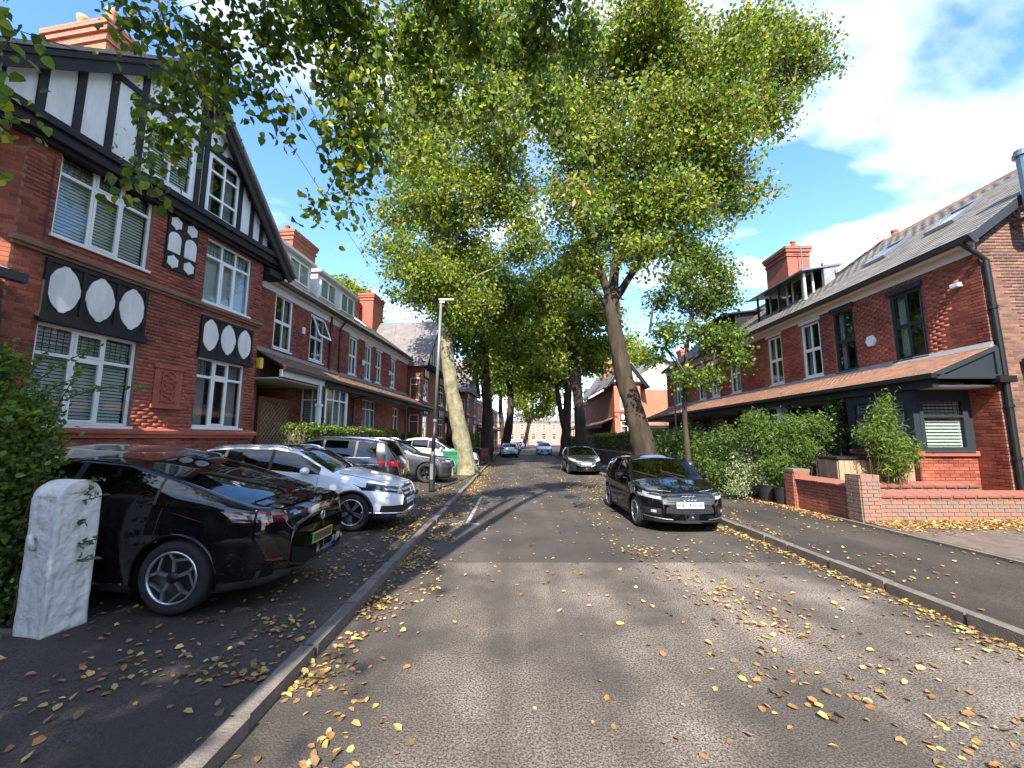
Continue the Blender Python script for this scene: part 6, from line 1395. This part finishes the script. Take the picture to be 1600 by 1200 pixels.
# ------------------------------------------------------------------ gatepost, lamp post, bins, walls
def gatepost():
    gx, gy_ = -4.02, 3.9; t = thing('stone_gatepost', 'whitewashed rough stone gatepost with rounded top beside the black saloon', 'gatepost', (gx, gy_, gz(gx, gy_) - .02), R(-8))
    w, d, h = .28, .34, 1.30
    arch = [(-d / 2, 0), (d / 2, 0), (d / 2, h - .17)] + [(d / 2 * math.cos(a), h - .17 + .17 * math.sin(a)) for a in np.linspace(.12, math.pi - .12, 15)] + [(-d / 2, h - .17)]
    mb = MB(); mb.prism(arch, -w / 2, w / 2, 'x'); me = mb.mesh('shaft', 'stone_white')
    bm = bmesh.new(); bm.from_mesh(me); bmesh.ops.recalc_face_normals(bm, faces=bm.faces); bmesh.ops.triangulate(bm, faces=bm.faces)
    for _ in range(5): bmesh.ops.subdivide_edges(bm, edges=[e for e in bm.edges if e.calc_length() > .035], cuts=1, use_grid_fill=False); bmesh.ops.triangulate(bm, faces=[f for f in bm.faces if len(f.verts) > 3])
    bm.normal_update()
    for v in bm.verts:
        x, y, z = v.co; e = min(w / 2 - abs(x), 9) if abs(abs(y) - d / 2) < .004 else (d / 2 - abs(y) if abs(abs(x) - w / 2) < .004 else 0)
        inside = max(0, min(1, (e - .035) / .015)) * (1 if .04 < z < h - .12 else .2)
        nz = mnoise.noise(v.co * 14) + .6 * mnoise.noise(v.co * 34)
        v.co += v.normal * (.003 * mnoise.noise(v.co * 40) + inside * (-.012 + .016 * nz) + .006 * mnoise.noise(v.co * 5))
    bm.to_mesh(me); bm.free(); me.polygons.foreach_set('use_smooth', [True] * len(me.polygons)); link('shaft', me, t)
    part(t, 'iron_hook', 'stone_white', lambda b: (b.tube([(-.06, -d / 2 + .01, .82), (-.06, -d / 2 - .03, .84), (-.02, -d / 2 - .045, .8), (-.03, -d / 2 - .03, .74), (-.07, -d / 2 + .0, .73)], .02, 8)), smooth=True)
gatepost()
def threshold():
    t = thing('threshold_strip', 'pale ribbed threshold strip at the foot of the gatepost', 'threshold', (0, 0, 0))
    for y, w in ((3.58, .05), (3.66, .07), (3.76, .08)): part(t, 'rib', 'kerb', lambda b: b.bar((-6.6, y, gz(-6.6, y) + .01), (-4.2, y, gz(-4.2, y) + .01), w, .05))
threshold()
def lamp_post():
    t = thing('street_lamp', 'slim street lamp with flat white head beside the pale trunk', 'street lamp', (-2.62, 14, gz(-2.62, 14)))
    part(t, 'base', 'post_black', lambda b: b.tube([(0, 0, -.05), (.0, 0, .1), (.0, 0, 1.15), (.01, 0, 1.25)], [.105, .098, .098, .07], 16), smooth=True)
    part(t, 'lower_shaft', 'post_black', lambda b: b.tube([(.01, 0, 1.25), (.06, 0, 2.3)], [.066, .06], 14), smooth=True)
    part(t, 'shaft', 'post_grey', lambda b: b.tube([(.06, 0, 2.3), (.17, 0, 6.45)], [.058, .045], 14), smooth=True)
    part(t, 'collar', 'post_grey', lambda b: (b.tube([(.008, 0, 1.2), (.012, 0, 1.3)], .085, 14), b.tube([(.058, 0, 2.28), (.062, 0, 2.36)], .072, 14)))
    part(t, 'lantern', 'offwhite', lambda b: (b.box(.1, .62, -.09, .09, 6.44, 6.5), b.box(.12, .3, -.06, .06, 6.36, 6.44)), bevel=.015)
    part(t, 'access_door', 'post_grey', lambda b: b.box(-.05, .05, -.104, -.095, .4, .9))
lamp_post()
tag(part(None, 'street_lamp', 'post_grey', lambda b: (b.tube([(7.6, 19.5, .2), (7.6, 19.5, 1.2)], .07, 10), b.tube([(7.6, 19.5, 1.2), (7.6, 19.5, 5.4)], .04, 10), b.box(7.3, 7.65, 19.42, 19.58, 5.38, 5.44))), 'thin grey lamp column rising from the hedge right of the leaning trunk', 'street lamp')
def wheelie_bin(label, x, y, mn, rz=0, k=1.0, lid=None):
    t = thing('wheelie_bin', label, 'bin', (x, y, gz(x, y)), rz, 'wheelie bins'); w0, w1, d0, d1, h = .21, .27, .25, .33, .93
    def body(b):
        b.add([(-w0, -d0, .06), (w0, -d0, .06), (w0, d0, .06), (-w0, d0, .06), (-w1, -d1, h), (w1, -d1, h), (w1, d1, h), (-w1, d1, h)], [(0, 3, 2, 1), (4, 5, 6, 7), (0, 1, 5, 4), (1, 2, 6, 5), (2, 3, 7, 6), (3, 0, 4, 7)])
        b.box(-w1 - .02, w1 + .02, -d1 - .02, d1 + .02, h - .05, h)
    part(t, 'body', mn, body, bevel=.015)
    part(t, 'lid', lid or mn, lambda b: b.prism([(-d1 - .04, h + .003), (d1 + .04, h + .003), (d1 + .03, h + .06), (-d1 + .1, h + .11), (-d1 - .04, h + .05)], -w1 - .03, w1 + .03, 'x'), bevel=.015)
    part(t, 'handle', mn, lambda b: b.tube([(-w1, d1 + .08, h - .02), (w1, d1 + .08, h - .02)], .018, 8))
    for s in (-1, 1): part(t, 'wheel', 'rubber', lambda b: b.lathe([(0, -.03), (.1, -.03), (.1, .03), (0, .03)], 18, Matrix.Translation((s * .23, d0 + .04, .1)) @ Matrix.Rotation(R(90), 4, 'Y')))
    t.scale = (k, k, k); return t
wheelie_bin('green wheelie bin in front of the white suv', -3.05, 21.0, 'bin_green', .4, 1.1)
wheelie_bin('dark red wheelie bin beside the white suv nose', -1.95, 29.2, 'bin_red', .2, 1.05)
wheelie_bin('blue wheelie bin on the right pavement by the twin trunk', 4.95, 36, 'bin_blue', .1)
wheelie_bin('black bin behind the pale trunk, left of the pair', -3.1, 33.5, 'bin_black', .1); wheelie_bin('black bin behind the pale trunk, right of the pair', -2.45, 33.8, 'bin_black', -.1)
tag(part(None, 'bollard', 'post_black', lambda b: b.lathe([(.15, .1), (.17, .2), (.165, .85), (.18, .87), (.18, .93), (.15, 1.0), (.08, 1.06), (0, 1.08)], 20, Matrix.Translation((6.0, 14.4, .02))), smooth=True), 'squat black bollard with domed top at the foot of the slender tree', 'bollard')
def brick_wall(name, label, x0, x1, y0, y1, z0, z1, mn, cope=True, n=300, cm='coping', cat='garden wall', mort='mortar_pale'):
    t = thing(name, label, cat, (x0, y0, 0)); W, D = x1 - x0, y1 - y0
    w = part(t, 'core', mort, lambda b: b.box(.006, W - .006, .006, D - .006, z0, z1))
    bx = []
    if W > .25: bx += brick_boxes(0, W, z0, z1, depth=.016); bx += [((c[0], D - c[1], c[2]), s, e) for c, s, e in brick_boxes(0, W, z0, z1, depth=.016)]
    bx += [((c[1], c[0], c[2]), (s[1], s[0], s[2]), e) for c, s, e in brick_boxes(.01, D - .01, z0, z1, depth=.016)] + [((W - c[1], c[0], c[2]), (s[1], s[0], s[2]), e) for c, s, e in brick_boxes(.01, D - .01, z0, z1, depth=.016)]
    bx = [((c[0] + jit(.002), c[1] + jit(.003), c[2]), s, (jit(.012), jit(.008), jit(.012))) for c, s, e in bx]
    pieces(w, 'brick', bx, mn, n)
    if cope == 'pier': bx = [((W / 2, D / 2, z1 + .03), (W + .04, D + .04, .07), (0, 0, .02))]; pieces(w, 'capstone', bx, 'kerb', 3)
    elif cope == 'brick':
        bx = [((W * (k + .5) / 3, D / 2, z1 + .03), (W / 3 - .008, D + .02, .07), (0, jit(.02), jit(.03))) for k in range(3)]; pieces(w, 'capping_brick', bx, mn, 3)
    elif cope:
        L = max(W, D); nk = int(L / .24); bx = []
        for k in range(nk):
            q = L * (k + .5) / nk
            if W > D: bx.append(((q, D / 2 - .01, z1 + .035), (L / nk - .014, D + .1, .045), (R(12) + jit(.02), jit(.01), jit(.01))))
            else: bx.append(((W / 2 - .01, q, z1 + .035), (W + .1, L / nk - .014, .045), (jit(.01), R(-12) + jit(.02), jit(.01))))
        pieces(w, 'coping_tile', bx, cm, 60)
    return t
brick_wall('brick_pier', 'rough old brick pier at the near corner of the right garden wall', 6.95, 7.33, 8.55, 8.93, .05, 1.02, 'brick_old', 'brick', cat='pier')
brick_wall('brick_pier', 'smooth red brick pier with grey cap beside the black planters', 6.95, 7.33, 10.55, 10.92, .05, 1.0, 'brick_new', 'pier', cat='pier')
brick_wall('garden_wall', 'short red brick wall with red coping between the two piers', 7.02, 7.26, 8.94, 10.54, .05, .82, 'brick_new')
brick_wall('garden_wall', 'long old brick wall with red coping running right from the rough pier', 7.34, 12.4, 8.62, 8.85, .05, .66, 'brick_old')
brick_wall('garden_wall', 'second red-coped wall just behind the long old brick wall', 7.4, 10.1, 9.3, 9.5, .1, .78, 'brick_old')
brick_wall('garden_wall', 'low brown brick wall under the sunlit hedge by the leaning trunk', 6.75, 6.98, 20.0, 36.5, .05, .95, 'brick_common', True, 200, 'brick_common')
tag(part(None, 'gate_pier', 'kerb', lambda b: (b.box(6.7, 7.0, 19.2, 19.5, 0, 1.25), b.prism([(6.66, 1.25), (7.04, 1.25), (6.85, 1.4)], 19.16, 19.54))), 'weathered stone gate pier at the end of the low brown wall', 'pier')
def bin_store():
    t = thing('bin_store', 'slatted timber bin store with black frame behind the red brick wall', 'bin store', (7.5, 9.8, gz(8.5, 10)), R(-5))
    W, D, h = 1.6, .7, 1.2; bx = []
    for k in range(13): bx.append((((k + .5) * W / 13, -.012 + jit(.002), h / 2 + .02), (W / 13 - .008, .02, h - .06), (0, jit(.006), 0)))
    f = part(t, 'frame', 'post_black', lambda b: (b.box(0, .06, 0, D, 0, h), b.box(W - .06, W, 0, D, 0, h), b.box(W / 2 - .02, W / 2 + .02, -.028, .04, 0, h), b.box(0, W, D - .04, D, 0, h)))
    part(t, 'lid', 'post_black', lambda b: b.box(-.05, W + .05, -.06, D + .05, h, h + .05), bevel=.008)
    pieces(f, 'plank', bx, 'wood', 20)
    pieces(f, 'plank', [((-.012, (k + .5) * D / 5, h / 2), (.02, D / 5 - .008, h - .06), (0, 0, 0)) for k in range(5)], 'wood', 20)
bin_store()
for (x, y, r, lab) in ((7.0, 11.7, .27, 'black planter nearest the variegated shrub'), (7.05, 11.15, .22, 'smaller grey-black planter against the red brick pier')):
    o = tag(part(None, 'planter', 'bin_black', lambda b: b.lathe([(0, .0), (r * .75, .0), (r, .42), (r * 1.06, .42), (r * 1.06, .46), (r * .9, .46), (r * .88, .4), (0, .4)], 22), (x, y, gz(x, y))), lab, 'planter')
def wires():
    a = at(395, 120, 10.0)
    for k, (p, q) in enumerate((((330, 30, 10), (660, 525, 42)), ((395, 60, 10), (690, 540, 42)), ((455, 110, 12), (720, 590, 40)))):
        A, B = at(*p), at(*q); pts = [A + (B - A) * s - Vector((0, 0, .5 * math.sin(s * math.pi))) for s in np.linspace(0, 1, 24)]
        tag(MB().tube(pts, .011, 5).build('telephone_wire', 'wire'), ('highest thin telephone wire crossing the sky beside the timbered gable', 'middle thin telephone wire crossing the sky beside the timbered gable', 'lowest thin telephone wire crossing the sky beside the timbered gable')[k], 'wire')
wires()

# ------------------------------------------------------------------ fallen leaves
def fallen():
    pts = []      # x, y, area
    def add(n, fx, fy, area, keep=None):
        k = 0
        while k < n:
            x, y = fx(), fy()
            if keep and random.random() > keep(x, y): continue
            pts.append((x, y, gz(x, y) + (.04 if x > 6.93 and y < 8.8 else 0), area)); k += 1
    U = random.uniform; G_ = random.gauss
    cl = lambda x, y: max(.04, min(1, .5 + 1.3 * mnoise.noise(Vector((x * .9, y * .9, 3)))))
    cl2 = lambda x, y: max(.02, min(1, .3 + 1.8 * mnoise.noise(Vector((x * 1.7, y * 1.7, 8)))))
    add(520, lambda: U(-4.3, -1.78), lambda: 2.2 + 9 * random.random() ** 1.3, 'pl', cl)
    add(1000, lambda: -1.8 - abs(G_(0, .45)), lambda: 3.2 + 12 * random.random(), 'pl', cl2)
    add(1500, lambda: -1.6 + abs(G_(0, .35)), lambda: 2.2 + 16 * random.random() ** 1.2, 'gl', cl2)
    add(1500, lambda: -1.6 + abs(G_(0, .4)), lambda: U(14, 34), 'gl')
    add(1100, lambda: U(-3.6, -1.8), lambda: U(13, 30), 'pl', cl2)
    add(420, lambda: G_(2.5, .4), lambda: 2.4 + 5 * random.random(), 'gr', cl)
    add(380, lambda: U(1.6, 4.3), lambda: 3 + 9 * random.random(), 'gr', cl)
    add(600, lambda: 4.4 - abs(G_(0, .16)), lambda: U(3, 9), 'gr')
    add(900, lambda: U(1.9, 4.3), lambda: U(12.5, 20.5), 'gr', cl)
    add(450, lambda: U(4.6, 6.9), lambda: 3.5 + 12 * random.random(), 'pr', cl)
    add(250, lambda: 4.65 + abs(G_(0, .15)), lambda: U(7.5, 16), 'pr')
    add(3600, lambda: U(6.95, 10.8), lambda: 8.6 - abs(G_(0, .42)), 'dr')
    add(1000, lambda: 6.92 - abs(G_(0, .2)), lambda: U(8.9, 12.5), 'pr')
    add(330, lambda: U(-.9, 2.5), lambda: 2.2 + 20 * random.random(), 'rd')
    add(700, lambda: U(-1, 4.2), lambda: U(20, 45), 'rd')
    # leaf shapes: curled, four triangles
    T = np.array([(6, 0, 1), (6, 1, 2), (6, 2, 3), (6, 3, 4), (6, 4, 5), (6, 5, 0)])
    def leafpts(L):
        w = U(.28, .42) * L; c = U(-.1, .45) * L; k = U(-.1, .4) * L; b_ = jit(.12) * L
        return np.array([(0, 0, .003), (L * .3, w, .004 + abs(c) * .6), (L * .72, w * .75 + b_, .004 + abs(c) * .9), (L, b_ * 1.6, .005 + abs(k) * .5), (L * .72, -w * .75 + b_, .004 + abs(k)), (L * .3, -w, .004 + abs(k) * .7), (L * .5, b_ * .4, .004)])
    def shape(m):
        me = bpy.data.meshes.new('fallen_leaf'); me.from_pydata([tuple(p) for p in leafpts(.047)], [], [tuple(f) for f in T]); me.materials.append(M[m]); me.update(); return me
    shapes = [shape(m) for m in ('fall_y', 'fall_y', 'fall_o', 'fall_b', 'fall_y', 'fall_o') for _ in range(4)]
    lab = {'pl': 'curled %s leaf fallen on the left pavement', 'gl': '%s leaf lying along the left kerb in the gutter', 'gr': '%s leaf lying on the right side of the road', 'pr': 'fallen %s leaf on the right pavement', 'dr': '%s leaf in the drift below the long old brick wall', 'rd': 'single %s leaf on the open middle of the road'}; cname = {'fallen_leaf_yellow': 'yellow', 'fallen_leaf_orange': 'orange', 'fallen_leaf_brown': 'brown'}
    camv = Vector((0, 0, CH)); ordr = sorted(pts, key=lambda p: (Vector(p[:3]) - camv).length if in_view(p[:3], 0) else 999)
    for x, y, z, a in ordr[:300]:
        o = bpy.data.objects.new('fallen_leaf', random.choice(shapes)); COL.objects.link(o); o.location = (x, y, z + .004); o.rotation_euler = (jit(.25), jit(.25), U(0, 6.28)); k = U(.8, 1.5); o.scale = (k, k, k)
        far_ = ('close to the camera' if y < 3.6 else 'level with the black saloon' if y < 6.6 else 'further up')
        l_ = lab[a] % cname[o.data.materials[0].name]; tag(o, l_ + ' ' + far_, 'leaf', l_.replace('leaf', 'leaves'))
    rest = ordr[300:]; V = []; roofs = []
    for k in range(420): s = U(0, 1); roofs.append((9.1 + 1.35 * s, U(13, 27) if random.random() < .8 else U(9, 27), 3.25 + .6 * s))      # on the right lean-to
    a = R(4.5)
    for k in range(420):
        s = U(0, 1); l = U(.7, 17); l = l if random.random() < .3 else U(6, 17); p = Vector((-7.8 + l * math.sin(a), 11.7 + l * math.cos(a), 0)) + Vector((math.cos(a), -math.sin(a), 0)) * (1.05 * s); roofs.append((p.x, p.y, 4.54 - .58 * s))
    allp = [(x, y, z + .004) for x, y, z, _ in rest] + roofs
    for x, y, z in allp:
        q = leafpts(.046 * U(.7, 1.45))
        t = U(0, 6.28); ct, st = math.cos(t), math.sin(t); q = q @ np.array([[ct, st, 0], [-st, ct, 0], [0, 0, 1]]); q[:, 2] += q[:, 0] * jit(.2); V.append(q + [x, y, z + .006])
    n = len(V); Fq = (T[None] + 7 * np.arange(n)[:, None, None]).reshape(-1, 3); mi = np.repeat(rng.choice(3, n, p=[.42, .33, .25]), 6)
    o = link('leaf_litter', fast_mesh('leaf_litter', np.concatenate(V), Fq, ['fall_y', 'fall_o', 'fall_b'], mi)); tag(o, 'scattered autumn leaves along kerbs, pavements and low roofs', 'leaf litter', kind='stuff')
    # leaves on the black saloon
    car = next(o for o in bpy.data.objects if o.name.startswith('parked_car') and 'saloon' in o.get('label', '') and 'glossy' in o.get('label', ''))
    body = next(c for c in car.children if c.name.startswith('body')); Wm = mtx_of(car); parts_ = [c for c in car.children if c.type == 'MESH' and c.name.split('.')[0] in ('body', 'rear_window', 'roof_panel')]
    vs = []; fs = []
    for c in parts_:
        o0 = len(vs); vs += [Wm @ v.co for v in c.data.vertices]; fs += [tuple(i + o0 for i in p.vertices) for p in c.data.polygons]
    bv = BVHTree.FromPolygons(vs, fs)
    for k in range(26):
        x, y = U(-5.6, -2.5), U(4.8, 6.2); hit = bv.ray_cast(Vector((x, y, 4)), Vector((0, 0, -1)))
        if hit[0] is None or hit[0].z < .9: continue
        o = bpy.data.objects.new('fallen_leaf', random.choice(shapes[:12])); COL.objects.link(o); o.location = hit[0] + Vector((0, 0, .003)); o.rotation_euler = hit[1].to_track_quat('Z', 'X').to_euler(); k2 = U(.7, 1.1); o.scale = (k2, k2, k2)
        tag(o, 'yellow leaf lying on the black saloon', 'leaf', 'leaves on the black saloon')
fallen()
